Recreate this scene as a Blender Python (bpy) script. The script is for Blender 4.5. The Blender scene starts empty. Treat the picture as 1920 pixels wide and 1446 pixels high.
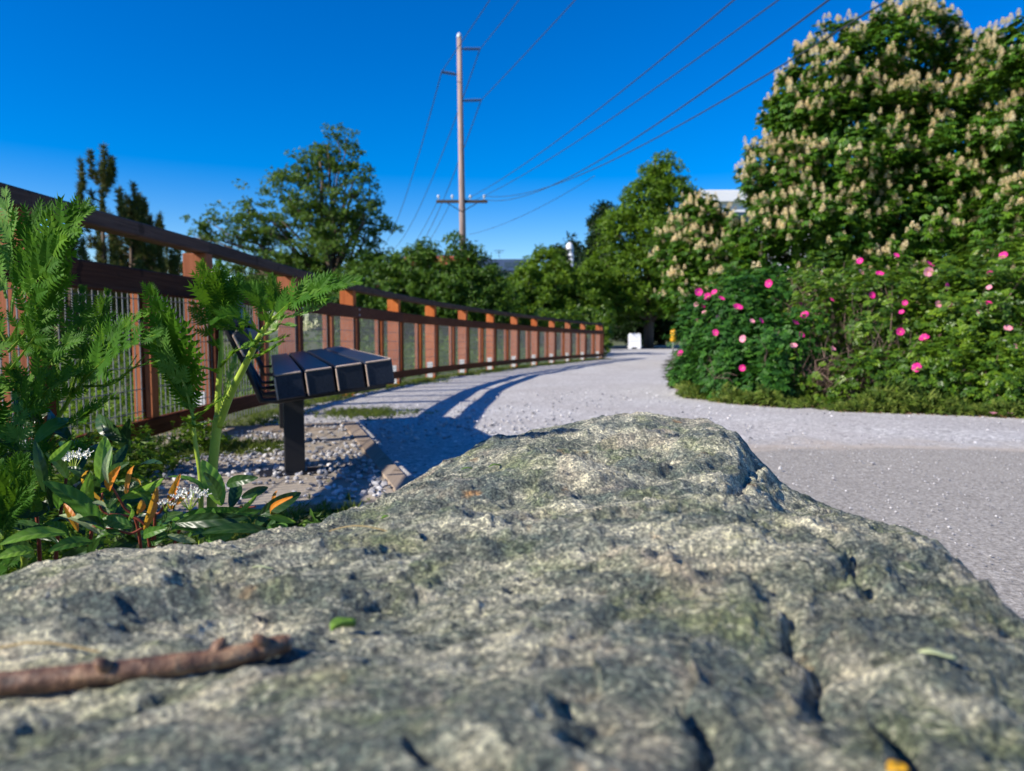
import bpy, math, random
import numpy as np
from mathutils import Vector, Matrix

SC = bpy.context.scene
COL = SC.collection
rng = np.random.default_rng(11)
random.seed(11)
PI = math.pi
R = math.radians

# ------------------------------------------------------------------ camera
FPX, CX, CY, HZ = 1400.0, 960.0, 723.0, 618.0      # the lens measured in photo pixels
CZ = 0.66
PITCH = math.atan((CY - HZ) / FPX)
cam_d = bpy.data.cameras.new('camera')
cam_d.sensor_width = 36.0
cam_d.lens = FPX / 1920.0 * 36.0
cam_d.clip_start, cam_d.clip_end = 0.02, 2000.0
cam_d.dof.use_dof = True
cam_d.dof.focus_distance = 1.12
cam_d.dof.aperture_fstop = 6.8
cam = bpy.data.objects.new('camera', cam_d)
COL.objects.link(cam)
cam.location = (0, 0, CZ)
cam.rotation_euler = (PI / 2 - PITCH, 0, 0)
SC.camera = cam

# ------------------------------------------------------------------ sky, sun, exposure
SUN = np.array([-0.90, -0.436, 0.65]); SUN = SUN / np.linalg.norm(SUN)
W = bpy.data.worlds.new('World'); SC.world = W; W.use_nodes = True
wt = W.node_tree
sky = wt.nodes.new('ShaderNodeTexSky'); sky.sky_type = 'NISHITA'; sky.sun_disc = False
sky.sun_elevation = math.asin(SUN[2]); sky.sun_rotation = math.atan2(SUN[0], SUN[1])
sky.ozone_density = 2.2; sky.dust_density = 0.25; sky.air_density = 0.9
hs = wt.nodes.new('ShaderNodeHueSaturation'); hs.inputs['Saturation'].default_value = 1.68
hs.inputs['Hue'].default_value = 0.516; hs.inputs['Value'].default_value = 1.5
bg = wt.nodes['Background']; bg.inputs[1].default_value = 0.079
wt.links.new(sky.outputs[0], hs.inputs['Color']); wt.links.new(hs.outputs[0], bg.inputs[0])
sd = bpy.data.lights.new('sun', 'SUN'); sd.energy = 5.0; sd.angle = R(0.5); sd.color = (1.0, 0.93, 0.82)
so = bpy.data.objects.new('sun', sd); COL.objects.link(so)
so.rotation_euler = Vector(-SUN).to_track_quat('-Z', 'Y').to_euler()
so.location = (-20, -14, 18)
SC.view_settings.view_transform = 'Standard'; SC.view_settings.look = 'None'
SC.view_settings.exposure = 0.56; SC.view_settings.gamma = 1.0
SC.cycles.max_bounces = 6; SC.cycles.transparent_max_bounces = 8

# ------------------------------------------------------------------ helpers
def ray(px, py):
    xv = (px - CX) / FPX; yv = (CY - py) / FPX
    c, s = math.cos(PITCH), math.sin(PITCH)
    return np.array([xv, c + yv * s, -s + yv * c])

def P(px, py, D):
    r = ray(px, py)
    return np.array([0, 0, CZ]) + r * (D / r[1])

def gz(x, y):
    t = np.clip((np.asarray(y, float) - 5.0) / 20.0, 0, 1)
    return -0.34 * t

def hash3(ix, iy, iz, seed):
    h = (ix.astype(np.uint32) * np.uint32(374761393) + iy.astype(np.uint32) * np.uint32(668265263)
         + iz.astype(np.uint32) * np.uint32(2147483647 - 1274126177) + np.uint32((seed * 974634777) & 0xffffffff))
    h = (h ^ (h >> np.uint32(13))) * np.uint32(1274126177)
    h = h ^ (h >> np.uint32(16))
    return h.astype(np.float64) / 4294967295.0 * 2 - 1

def vnoise(p, seed=0):
    i = np.floor(p).astype(np.int64); f = p - i
    u = f * f * f * (f * (f * 6 - 15) + 10)
    out = 0
    for dx in (0, 1):
        wx = u[:, 0] if dx else 1 - u[:, 0]
        for dy in (0, 1):
            wy = u[:, 1] if dy else 1 - u[:, 1]
            for dz in (0, 1):
                wz = u[:, 2] if dz else 1 - u[:, 2]
                out = out + wx * wy * wz * hash3(i[:, 0] + dx, i[:, 1] + dy, i[:, 2] + dz, seed)
    return out

def fbm(p, oct=4, seed=0, gain=0.5):
    a, s, o = 1.0, 1.0, 0
    for k in range(oct):
        o = o + a * vnoise(p * s + 17.3 * k, seed + k); a *= gain; s *= 2.03
    return o

def ridged(p, oct=4, seed=0):
    a, s, o = 1.0, 1.0, 0
    for k in range(oct):
        n = 1 - np.abs(vnoise(p * s + 9.1 * k, seed + k)) * 2; o = o + a * n; a *= 0.5; s *= 2.1
    return o

def mesh_np(name, V, F, smooth=False, rnd=None, mat=None):
    """V (n,3); F list of arrays (m,k) of face indices"""
    if isinstance(F, np.ndarray): F = [F]
    F = [f for f in F if len(f)]
    me = bpy.data.meshes.new(name)
    me.vertices.add(len(V)); me.vertices.foreach_set('co', np.asarray(V, np.float32).ravel())
    loops = np.concatenate([f.ravel() for f in F]).astype(np.int32)
    tot = np.concatenate([np.full(len(f), f.shape[1], np.int32) for f in F])
    st = np.concatenate([[0], np.cumsum(tot)[:-1]]).astype(np.int32)
    me.loops.add(len(loops)); me.loops.foreach_set('vertex_index', loops)
    me.polygons.add(len(tot)); me.polygons.foreach_set('loop_start', st)
    me.polygons.foreach_set('loop_total', tot)
    me.polygons.foreach_set('use_smooth', np.full(len(tot), smooth, bool))
    if rnd is not None:
        a = me.attributes.new('rnd', 'FLOAT', 'FACE'); a.data.foreach_set('value', np.asarray(rnd, np.float32))
    me.update(); me.validate()
    if mat: me.materials.append(mat)
    return me

def link(name, me, parent=None, loc=None):
    o = bpy.data.objects.new(name, me); COL.objects.link(o)
    if parent is not None: o.parent = parent
    if loc is not None: o.location = loc
    return o

def tag(o, label=None, cat=None, group=None, kind=None):
    if label: o['label'] = label
    if cat: o['category'] = cat
    if group: o['group'] = group
    if kind: o['kind'] = kind
    return o

def empty(name, loc=(0, 0, 0), label=None, cat=None, group=None):
    o = bpy.data.objects.new(name, None); o.empty_display_size = 0.1; COL.objects.link(o); o.location = loc
    return tag(o, label, cat, group)

class MB:
    """collects polygons in world space; build() links ONE mesh object whose origin is parent-relative"""
    def __init__(s): s.v = []; s.f = []; s.n = 0
    def add(s, V, F):
        V = np.asarray(V, float)
        for f in F: s.f.append([i + s.n for i in f])
        s.v.append(V); s.n += len(V); return s
    def box(s, c, sz, ax=None, bevel=0.0):
        """c centre, sz full sizes, ax 3x3 rows = axes"""
        ax = np.eye(3) if ax is None else np.asarray(ax, float)
        h = np.asarray(sz, float) / 2
        if bevel <= 0:
            L = np.array([[x, y, z] for x in (-1, 1) for y in (-1, 1) for z in (-1, 1)], float) * h
            F = [(0, 1, 3, 2), (4, 6, 7, 5), (0, 4, 5, 1), (2, 3, 7, 6), (0, 2, 6, 4), (1, 5, 7, 3)]
            return s.add(L @ ax + np.asarray(c, float), F)
        b = min(bevel, *(h * 0.9))
        L = []; idx = {}
        for sx in (-1, 1):
            for sy in (-1, 1):
                for sz_ in (-1, 1):
                    g = np.array([sx, sy, sz_])
                    for k in range(3):
                        p = g * (h - b); p[k] = g[k] * h[k]
                        idx[(sx, sy, sz_, k)] = len(L); L.append(p)
        F = []
        for k in range(3):
            o1, o2 = [a for a in range(3) if a != k]
            for sg in (-1, 1):
                q = []
                for (a, b_) in ((-1, -1), (1, -1), (1, 1), (-1, 1)):
                    g = [0, 0, 0]; g[k] = sg; g[o1] = a; g[o2] = b_
                    q.append(idx[(*g, k)])
                F.append(q)
        for k in range(3):      # edge chamfers along axis k
            o1, o2 = [a for a in range(3) if a != k]
            for a in (-1, 1):
                for b_ in (-1, 1):
                    g0 = [0, 0, 0]; g0[o1] = a; g0[o2] = b_; g1 = list(g0); g0[k] = -1; g1[k] = 1
                    F.append([idx[(*g0, o1)], idx[(*g1, o1)], idx[(*g1, o2)], idx[(*g0, o2)]])
        for sx in (-1, 1):
            for sy in (-1, 1):
                for sz_ in (-1, 1):
                    F.append([idx[(sx, sy, sz_, k)] for k in range(3)])
        return s.add(np.array(L) @ ax + np.asarray(c, float), F)
    def tube(s, pts, rad, n=8, cap=True):
        pts = np.asarray(pts, float); m = len(pts)
        rad = np.full(m, rad, float) if np.isscalar(rad) else np.asarray(rad, float)
        T = np.gradient(pts, axis=0); T /= np.linalg.norm(T, axis=1)[:, None] + 1e-12
        up = np.array([0, 0, 1.0]) if abs(T[0][2]) < 0.9 else np.array([1.0, 0, 0])
        V = []
        for i in range(m):
            a = np.cross(T[i], up); a /= np.linalg.norm(a) + 1e-12; b = np.cross(a, T[i]); up = b
            for k in range(n):
                an = 2 * PI * k / n
                V.append(pts[i] + rad[i] * (math.cos(an) * a + math.sin(an) * b))
        F = [(i * n + k, i * n + (k + 1) % n, (i + 1) * n + (k + 1) % n, (i + 1) * n + k) for i in range(m - 1) for k in range(n)]
        if cap:
            F.append(tuple(range(n))[::-1]); F.append(tuple((m - 1) * n + k for k in range(n)))
        return s.add(V, F)
    def lathe(s, c, prof, n=14, ax=None):
        ax = np.eye(3) if ax is None else np.asarray(ax)
        V = [np.array([r * math.cos(2 * PI * k / n), r * math.sin(2 * PI * k / n), z]) for r, z in prof for k in range(n)]
        m = len(prof)
        F = [(i * n + k, i * n + (k + 1) % n, (i + 1) * n + (k + 1) % n, (i + 1) * n + k) for i in range(m - 1) for k in range(n)]
        F.append(tuple(range(n))[::-1]); F.append(tuple((m - 1) * n + k for k in range(n)))
        return s.add(np.array(V) @ ax + np.asarray(c, float), F)
    def build(s, name, mat, parent=None, smooth=False):
        V = np.concatenate(s.v)
        off = np.array(parent.location) if parent is not None else np.zeros(3)
        if parent is not None and parent.parent is not None: off = off + np.array(parent.parent.location)
        org = np.zeros(3)
        if parent is None:
            org = np.array([V[:, 0].mean(), V[:, 1].mean(), V[:, 2].min()])
        me = bpy.data.meshes.new(name)
        me.from_pydata((V - off - org).tolist(), [], s.f); me.update()
        if smooth: me.polygons.foreach_set('use_smooth', [True] * len(me.polygons))
        me.materials.append(mat)
        o = link(name, me, parent)
        if parent is None: o.location = org
        return o

def fold(V, T):
    """template verts (n,3), transforms: M (K,3,3) rows=axes, C (K,3), scale (K,)"""
    M, C, S = T
    out = np.einsum('nj,kji->kni', V, M) * S[:, None, None] + C[:, None, :]
    return out.reshape(-1, 3)

def stamp(TV, TF, T, off=0):
    K = len(T[1]); n = len(TV)
    V = fold(TV, T)
    F = [(np.asarray(f)[None] + (np.arange(K) * n)[:, None, None]).reshape(-1, np.asarray(f).shape[1]) + off for f in TF]
    return V, F

def axes_from(normal, fwd):
    """normal (K,3), fwd (K,3) -> rows x=side, y=fwd, z=normal"""
    z = normal / (np.linalg.norm(normal, axis=1)[:, None] + 1e-9)
    y = fwd - z * np.sum(fwd * z, axis=1)[:, None]; y /= np.linalg.norm(y, axis=1)[:, None] + 1e-9
    x = np.cross(y, z)
    return np.stack([x, y, z], axis=1)

def rdir(n):
    v = rng.normal(size=(n, 3)); return v / np.linalg.norm(v, axis=1)[:, None]

def build_np(name, V, F, mat, parent=None, smooth=False, rnd=None):
    off = np.zeros(3)
    if parent is not None:
        off = np.array(parent.location)
        if parent.parent is not None: off = off + np.array(parent.parent.location)
    org = np.zeros(3)
    if parent is None: org = np.array([V[:, 0].mean(), V[:, 1].mean(), V[:, 2].min()])
    o = link(name, mesh_np(name, V - off - org, F, smooth, rnd, mat), parent)
    if parent is None: o.location = org
    return o

# ------------------------------------------------------------------ materials
def newmat(name):
    m = bpy.data.materials.new(name); m.use_nodes = True
    nt = m.node_tree; b = nt.nodes['Principled BSDF']
    return m, nt, b, nt.nodes['Material Output']

def N(nt, t, **kw):
    n = nt.nodes.new(t)
    for k, v in kw.items():
        if k in n.inputs: n.inputs[k].default_value = v
        else: setattr(n, k, v)
    return n

def noise(nt, vec, scale, detail=4.0, rough=0.6, dist=0.0):
    n = N(nt, 'ShaderNodeTexNoise', Scale=scale, Detail=detail, Roughness=rough, Distortion=dist)
    if vec is not None: nt.links.new(vec, n.inputs['Vector'])
    return n.outputs['Fac']

def ramp(nt, fac, stops, interp='LINEAR'):
    r = nt.nodes.new('ShaderNodeValToRGB'); r.color_ramp.interpolation = interp
    e = r.color_ramp.elements
    while len(e) < len(stops): e.new(0.5)
    for el, (p, c) in zip(e, stops):
        el.position = p; el.color = (*c, 1) if len(c) == 3 else c
    nt.links.new(fac, r.inputs[0]); return r.outputs[0]

def mix(nt, fac, a, b, mode='MIX'):
    m = nt.nodes.new('ShaderNodeMix'); m.data_type = 'RGBA'; m.blend_type = mode
    for s, v in ((m.inputs[0], fac), (m.inputs[6], a), (m.inputs[7], b)):
        if isinstance(v, (int, float)): s.default_value = v
        elif isinstance(v, tuple): s.default_value = (*v, 1)
        else: nt.links.new(v, s)
    return m.outputs[2]

def math_(nt, op, a, b=0.0, c=None, clamp=False):
    m = nt.nodes.new('ShaderNodeMath'); m.operation = op; m.use_clamp = clamp
    for i, v in enumerate((a, b) if c is None else (a, b, c)):
        if isinstance(v, (int, float)): m.inputs[i].default_value = v
        else: nt.links.new(v, m.inputs[i])
    return m.outputs[0]

def coord(nt, scale=(1, 1, 1), rot=(0, 0, 0), kind='Object'):
    tc = nt.nodes.new('ShaderNodeTexCoord')
    mp = N(nt, 'ShaderNodeMapping'); mp.inputs['Scale'].default_value = scale; mp.inputs['Rotation'].default_value = rot
    nt.links.new(tc.outputs[kind], mp.inputs[0]); return mp.outputs[0]

def bump(nt, b, h, strength=0.5, dist=0.01):
    n = N(nt, 'ShaderNodeBump', Strength=strength, Distance=dist)
    nt.links.new(h, n.inputs['Height']); nt.links.new(n.outputs[0], b.inputs['Normal']); return n

def leaf_mat(name, cols, trans=0.35, rough=0.5, spec=0.3, scale=3.0, tint=None):
    """cols: (dark, mid, light) base colours, mixed by a per-leaf random value and a slow noise"""
    m, nt, b, out = newmat(name)
    at = N(nt, 'ShaderNodeAttribute', attribute_name='rnd')
    nz = noise(nt, coord(nt), scale, 2.0)
    f = math_(nt, 'ADD', math_(nt, 'MULTIPLY', at.outputs['Fac'], 0.62), math_(nt, 'MULTIPLY', nz, 0.38))
    c = ramp(nt, f, [(0.12, cols[0]), (0.5, cols[1]), (0.88, cols[2])])
    nt.links.new(c, b.inputs['Base Color']); b.inputs['Roughness'].default_value = rough
    b.inputs['Specular IOR Level'].default_value = spec
    tr = nt.nodes.new('ShaderNodeBsdfTranslucent')
    tc_ = mix(nt, 0.6, c, tint or (0.25, 0.42, 0.02), 'MIX') if tint else mix(nt, 0.5, c, tuple(min(1, v * 1.8) for v in cols[2]))
    nt.links.new(tc_, tr.inputs[0])
    ms = nt.nodes.new('ShaderNodeMixShader'); ms.inputs[0].default_value = trans
    nt.links.new(b.outputs[0], ms.inputs[1]); nt.links.new(tr.outputs[0], ms.inputs[2]); nt.links.new(ms.outputs[0], out.inputs[0])
    return m

def simple(name, c, rough=0.6, metal=0.0, var=0.15, scale=8.0, bmp=0.2, spec=0.4):
    m, nt, b, out = newmat(name)
    nz = noise(nt, coord(nt), scale, 5.0)
    col = ramp(nt, nz, [(0.25, tuple(v * (1 - var) for v in c)), (0.75, tuple(min(1, v * (1 + var)) for v in c))])
    nt.links.new(col, b.inputs['Base Color']); b.inputs['Roughness'].default_value = rough; b.inputs['Metallic'].default_value = metal
    b.inputs['Specular IOR Level'].default_value = spec
    if bmp: bump(nt, b, nz, bmp, 0.005)
    return m

def wood(name, cols, axis=2, fine=90.0, rough=0.75, knots=True):
    m, nt, b, out = newmat(name)
    sc = [fine, fine, fine]; sc[axis] = fine * 0.035
    v = coord(nt, tuple(sc))
    g = noise(nt, v, 1.0, 5.0, 0.65, 0.4)
    sc2 = [4.0, 4.0, 4.0]; sc2[axis] = 0.8
    w2 = noise(nt, coord(nt, tuple(sc2)), 1.0, 3.0)
    f = math_(nt, 'ADD', math_(nt, 'MULTIPLY', g, 0.6), math_(nt, 'MULTIPLY', w2, 0.4))
    c = ramp(nt, f, [(0.3, cols[0]), (0.5, cols[1]), (0.7, cols[2])])
    oi = nt.nodes.new('ShaderNodeObjectInfo')
    hv = nt.nodes.new('ShaderNodeHueSaturation'); nt.links.new(c, hv.inputs['Color'])
    nt.links.new(math_(nt, 'ADD', 0.8, math_(nt, 'MULTIPLY', oi.outputs['Random'], 0.35)), hv.inputs['Value'])
    nt.links.new(math_(nt, 'ADD', 0.98, math_(nt, 'MULTIPLY', oi.outputs['Random'], 0.14)), hv.inputs['Saturation'])
    kn = noise(nt, coord(nt), 9.0, 2.0, 0.4)
    c = mix(nt, ramp(nt, kn, [(0.68, (0, 0, 0)), (0.74, (0.6, 0.6, 0.6))]), hv.outputs[0], tuple(v * 0.35 for v in cols[0]))
    nt.links.new(c, b.inputs['Base Color']); b.inputs['Roughness'].default_value = rough
    b.inputs['Specular IOR Level'].default_value = 0.3 if rough < 0.6 else 0.12
    bump(nt, b, g, 0.5, 0.003)
    return m

M = {}
M['cedar'] = wood('cedar', [(0.21, 0.064, 0.03), (0.37, 0.122, 0.056), (0.5, 0.195, 0.095)])
M['dark_wood'] = wood('dark_wood', [(0.055, 0.016, 0.008), (0.12, 0.038, 0.018), (0.19, 0.075, 0.04)], axis=1)
M['cap_wood'] = wood('cap_wood', [(0.045, 0.028, 0.024), (0.085, 0.055, 0.045), (0.14, 0.095, 0.078)], axis=1)
M['stained'] = wood('stained', [(0.010, 0.012, 0.018), (0.018, 0.022, 0.034), (0.034, 0.038, 0.05)], axis=1, rough=0.36)  # dark stain; its blue tinge stands in for reflected sky
M['worn'] = wood('worn', [(0.3, 0.23, 0.18), (0.45, 0.35, 0.28), (0.6, 0.5, 0.42)], axis=1)  # bare wood, paled so that the edges look sunlit
M['timber'] = wood('timber', [(0.20, 0.15, 0.11), (0.33, 0.26, 0.20), (0.44, 0.36, 0.28)], axis=1, fine=50)
M['steel'] = simple('steel', (0.015, 0.015, 0.018), 0.45, 0.0, bmp=0.1)
M['galv'] = simple('galv', (0.6, 0.62, 0.63), 0.5, 0.0, 0.25, 30)
M['wire'] = simple('wire', (0.24, 0.25, 0.25), 0.5, 0.25, 0.25, 30)
M['pole_wood'] = wood('pole_wood', [(0.22, 0.16, 0.14), (0.38, 0.28, 0.25), (0.55, 0.43, 0.39)], fine=6)
M['arm_wood'] = simple('arm_wood', (0.06, 0.045, 0.04), 0.8)
M['cable'] = simple('cable', (0.03, 0.035, 0.045), 0.5)
M['insul'] = simple('insul', (0.55, 0.58, 0.6), 0.3)
M['bark'] = wood('bark', [(0.05, 0.035, 0.025), (0.11, 0.08, 0.06), (0.19, 0.15, 0.12)], fine=14)
M['twig'] = simple('twig', (0.17, 0.11, 0.085), 0.8, 0, 0.4, 12)
M['white_plastic'] = simple('white_plastic', (0.8, 0.8, 0.8), 0.4, 0, 0.04)
M['yellow_plastic'] = simple('yellow_plastic', (0.85, 0.42, 0.02), 0.4, 0, 0.05)
M['concrete'] = simple('concrete', (0.42, 0.41, 0.39), 0.85, 0, 0.2, 20)

# ------------------------------------------------------------------ ground
fence_pts = np.array([(-1.86, -2.5), (-1.89, 0.5), (-1.90, 2.9), (-1.89, 4.73), (-1.84, 6.5), (-1.70, 8.2), (-1.32, 10.8),
                      (-0.80, 13.2), (-0.09, 15.8), (1.03, 19.5), (2.08, 22.6), (3.05, 25.0)])
def spline(pts, n=600):
    pts = np.asarray(pts, float); P0 = np.vstack([2 * pts[0] - pts[1], pts, 2 * pts[-1] - pts[-2]]); out = []
    m = len(pts) - 1
    for i in range(m):
        a, b, c, d = P0[i:i + 4]
        t = np.linspace(0, 1, n // m, endpoint=False)[:, None]
        out.append(0.5 * (2 * b + (c - a) * t + (2 * a - 5 * b + 4 * c - d) * t * t + (3 * b - a - 3 * c + d) * t ** 3))
    out.append(pts[-1:]); return np.vstack(out)
FC = spline(fence_pts)
FS = np.concatenate([[0], np.cumsum(np.linalg.norm(np.diff(FC, axis=0), axis=1))])
def fat(s):
    x = np.interp(s, FS, FC[:, 0]); y = np.interp(s, FS, FC[:, 1])
    e = 0.05; dx = np.interp(s + e, FS, FC[:, 0]) - np.interp(s - e, FS, FC[:, 0]); dy = np.interp(s + e, FS, FC[:, 1]) - np.interp(s - e, FS, FC[:, 1])
    l = math.hypot(dx, dy); return np.array([x, y]), np.array([dx / l, dy / l])

def grid_sheet(name, xs, ys, zf, mat, keep=None):
    X, Y = np.meshgrid(xs, ys); V = np.stack([X.ravel(), Y.ravel(), zf(X, Y).ravel()], 1)
    nx, ny = len(xs), len(ys)
    i = np.arange(nx - 1)[None] + np.arange(ny - 1)[:, None] * nx
    F = np.stack([i, i + 1, i + 1 + nx, i + nx], -1).reshape(-1, 4)
    if keep is not None:
        c = V[F].mean(1); F = F[keep(c[:, 0], c[:, 1])]
        used = np.unique(F); mp = -np.ones(len(V), int); mp[used] = np.arange(len(used)); V = V[used]; F = mp[F]
    o = link(name, mesh_np(name, V, F, True, None, mat)); return o

# soil / grass ground reaching the horizon
m, nt, b, out = newmat('soil_grass')
v = coord(nt)
f1 = noise(nt, v, 1.3, 6.0); f2 = noise(nt, v, 40.0, 4.0)
c = ramp(nt, f1, [(0.3, (0.05, 0.075, 0.018)), (0.5, (0.085, 0.11, 0.03)), (0.7, (0.13, 0.115, 0.06))])
c2 = mix(nt, 0.5, c, ramp(nt, f2, [(0.3, (0.04, 0.05, 0.015)), (0.7, (0.18, 0.18, 0.08))]))
nt.links.new(c2, b.inputs['Base Color']); b.inputs['Roughness'].default_value = 0.95; bump(nt, b, f2, 0.8, 0.03)
M['soil'] = m
def ground_z(X, Y):
    z = gz(X, Y)
    fx = np.interp(Y, FC[:, 1], FC[:, 0], left=-1.93, right=9)
    d = np.clip(fx - 0.6 - X, 0, None)
    off = np.where(Y < 25.5, -0.16 * np.clip(d, 0, 8), 0.0)
    blend = np.clip((25.5 - Y) / 3, 0, 1)
    return z + off * blend - 0.012
xs = np.unique(np.concatenate([np.linspace(-14, 16, 150), np.linspace(-500, -14, 40), np.linspace(16, 500, 40)]))
ys = np.unique(np.concatenate([np.linspace(-8, 45, 200), np.linspace(-400, -8, 24), np.linspace(45, 900, 50)]))
tag(grid_sheet('ground', xs, ys, ground_z, M['soil']), kind='structure')

# gravel path
m, nt, b, out = newmat('gravel')
v = coord(nt)
big = noise(nt, v, 0.9, 5.0); mid = noise(nt, v, 14.0, 5.0, 0.7)
vor = N(nt, 'ShaderNodeTexVoronoi', Scale=52.0); nt.links.new(v, vor.inputs['Vector'])
vor2 = N(nt, 'ShaderNodeTexVoronoi', Scale=190.0); nt.links.new(v, vor2.inputs['Vector'])
stone = ramp(nt, vor.outputs['Color'], [(0.1, (0.20, 0.19, 0.185)), (0.4, (0.41, 0.395, 0.375)), (0.62, (0.55, 0.53, 0.495)), (0.9, (0.82, 0.79, 0.75))])
fine = ramp(nt, vor2.outputs['Color'], [(0.2, (0.30, 0.285, 0.275)), (0.6, (0.52, 0.495, 0.475)), (0.9, (0.72, 0.69, 0.66))])
sf = mix(nt, math_(nt, 'GREATER_THAN', mid, 0.5), fine, stone)
sf = mix(nt, ramp(nt, big, [(0.35, (0, 0, 0)), (0.7, (0.5, 0.5, 0.5))]), sf, (0.34, 0.3, 0.27))
# compacted brownish lot in the near right
sep = nt.nodes.new('ShaderNodeSeparateXYZ'); nt.links.new(v, sep.inputs[0])
wob = noise(nt, v, 1.6, 4.0)
edge = math_(nt, 'SUBTRACT', math_(nt, 'ADD', 3.6, math_(nt, 'MULTIPLY', wob, 1.3)), sep.outputs['Y'])
edge = math_(nt, 'MULTIPLY', math_(nt, 'ADD', edge, math_(nt, 'MULTIPLY', mid, 0.35)), 2.6, clamp=True)
right = math_(nt, 'MULTIPLY', math_(nt, 'SUBTRACT', sep.outputs['X'], 0.35), 1.5, clamp=True)
dirt_f = math_(nt, 'MULTIPLY', edge, right)
speck = noise(nt, v, 85.0, 5.0, 0.8)
dirt = ramp(nt, speck, [(0.36, (0.07, 0.064, 0.056)), (0.45, (0.25, 0.228, 0.2)), (0.55, (0.39, 0.36, 0.32)), (0.64, (0.66, 0.62, 0.56))])
dirt = mix(nt, 0.35, dirt, ramp(nt, mid, [(0.3, (0.22, 0.2, 0.172)), (0.7, (0.4, 0.37, 0.32))]))
band = math_(nt, 'MULTIPLY', math_(nt, 'SUBTRACT', 1.0, math_(nt, 'ABSOLUTE', math_(nt, 'SUBTRACT', math_(nt, 'ADD', 3.5, math_(nt, 'MULTIPLY', wob, 1.3)), sep.outputs['Y']))), 1.0)
band = math_(nt, 'MULTIPLY', math_(nt, 'SUBTRACT', band, 0.82), 6.0, clamp=True)
dirt = mix(nt, math_(nt, 'MULTIPLY', band, 0.75), dirt, (0.46, 0.38, 0.30))
col = mix(nt, dirt_f, sf, dirt)
nt.links.new(col, b.inputs['Base Color']); b.inputs['Roughness'].default_value = 0.9; b.inputs['Specular IOR Level'].default_value = 0.2
hgt = math_(nt, 'ADD', math_(nt, 'MULTIPLY', math_(nt, 'SUBTRACT', 1.0, vor.outputs['Distance']), 1.0), math_(nt, 'MULTIPLY', speck, 0.8))
bump(nt, b, hgt, 0.35, 0.006)
M['gravel'] = m
def redge(Y):
    return np.interp(Y, [-6, 2, 4.6, 5.3, 6.0, 6.8, 7.8, 10.5, 16, 24, 36, 40], [14, 13.5, 9.5, 4.7, 2.8, 2.15, 1.9, 2.3, 3.3, 5.0, 8.0, 9.5])
def ledge(Y):
    return np.interp(Y, np.append(FC[:, 1], [37, 40]), np.append(FC[:, 0] + 0.12, [4.6, 4.6]))
def wobn(x, y, s, k): return vnoise(np.stack([x * s, y * s, np.zeros_like(x)], 1), k)
def in_path(x, y):
    w = 0.1 * wobn(x, y, 2.5, 3) + 0.05 * wobn(x, y, 9, 5)
    return (x > ledge(y) + w) & (x < redge(y) + w * 1.6) & ~((x < 0.35 - 0.25 * (y - 1)) & (y < 2.45 + w * 2 - 0.5 * x))
def path_z(X, Y):
    n = wobn(X.ravel(), Y.ravel(), 0.8, 8).reshape(X.shape) * 0.012
    return gz(X, Y) + 0.012 + n + 0.002
xs = np.arange(-2.6, 14.01, 0.055); ys = np.concatenate([np.arange(-6, 12, 0.055), np.arange(12, 38.2, 0.14)])
tag(grid_sheet('gravel_path', xs, ys, path_z, M['gravel'], in_path), kind='structure')

# far road, kerb and verge
mb = MB(); mb.box((7.0, 39.6, -0.34), (18, 3.2, 0.03)); tag(mb.build('road', simple('asphalt', (0.06, 0.065, 0.07), 0.9, 0, 0.2, 30)), kind='structure')
mb = MB(); mb.box((6.0, 41.3, -0.30), (20, 0.2, 0.15), bevel=0.02); tag(mb.build('kerb', M['concrete']), kind='structure')

# ------------------------------------------------------------------ loose stones (gravel)
ico = [(0, 0, 1), (0.89, 0, 0.45), (0.28, 0.85, 0.45), (-0.72, 0.53, 0.45), (-0.72, -0.53, 0.45), (0.28, -0.85, 0.45),
       (0.72, 0.53, -0.45), (-0.28, 0.85, -0.45), (-0.89, 0, -0.45), (-0.28, -0.85, -0.45), (0.72, -0.53, -0.45), (0, 0, -1)]
icoF = [(0, 1, 2), (0, 2, 3), (0, 3, 4), (0, 4, 5), (0, 5, 1), (1, 6, 2), (2, 7, 3), (3, 8, 4), (4, 9, 5), (5, 10, 1),
        (2, 6, 7), (3, 7, 8), (4, 8, 9), (5, 9, 10), (1, 10, 6), (6, 11, 7), (7, 11, 8), (8, 11, 9), (9, 11, 10), (10, 11, 6)]
ICO = np.array(ico, float); ICOF = np.array(icoF)
def stones(name, x, y, z, size, label=None):
    K = len(x); z3 = np.tile(np.array([[0, 0, 1.0]]), (K, 1)) + rng.normal(size=(K, 3)) * 0.35
    Mx = axes_from(z3, rdir(K)); Mx = Mx * np.stack([rng.uniform(0.7, 1.3, K), rng.uniform(0.7, 1.3, K), rng.uniform(0.4, 0.8, K)], 1)[:, :, None]
    V, F = stamp(ICO, [ICOF], (Mx, np.stack([x, y, z], 1), size)); V += rng.normal(size=V.shape) * size.mean() * 0.12
    return build_np(name, V, F, M['stone'], None, False, np.repeat(rng.random(K), 20))
m, nt, b, out = newmat('stone')
at = N(nt, 'ShaderNodeAttribute', attribute_name='rnd')
cc = ramp(nt, at.outputs['Fac'], [(0.0, (0.16, 0.16, 0.17)), (0.35, (0.33, 0.32, 0.33)), (0.7, (0.45, 0.44, 0.44)), (1.0, (0.64, 0.62, 0.61))])
nt.links.new(cc, b.inputs['Base Color']); b.inputs['Roughness'].default_value = 0.85; M['stone'] = m
n = 16000
y = rng.uniform(0.9, 9, n) ** 1.0; x = rng.uniform(-2.0, 5, n); dens = np.exp(-((x + 0.7) / 1.1) ** 2) * np.exp(-((y - 3.6) / 2.2) ** 2) * 0.95 + 0.06
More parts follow.
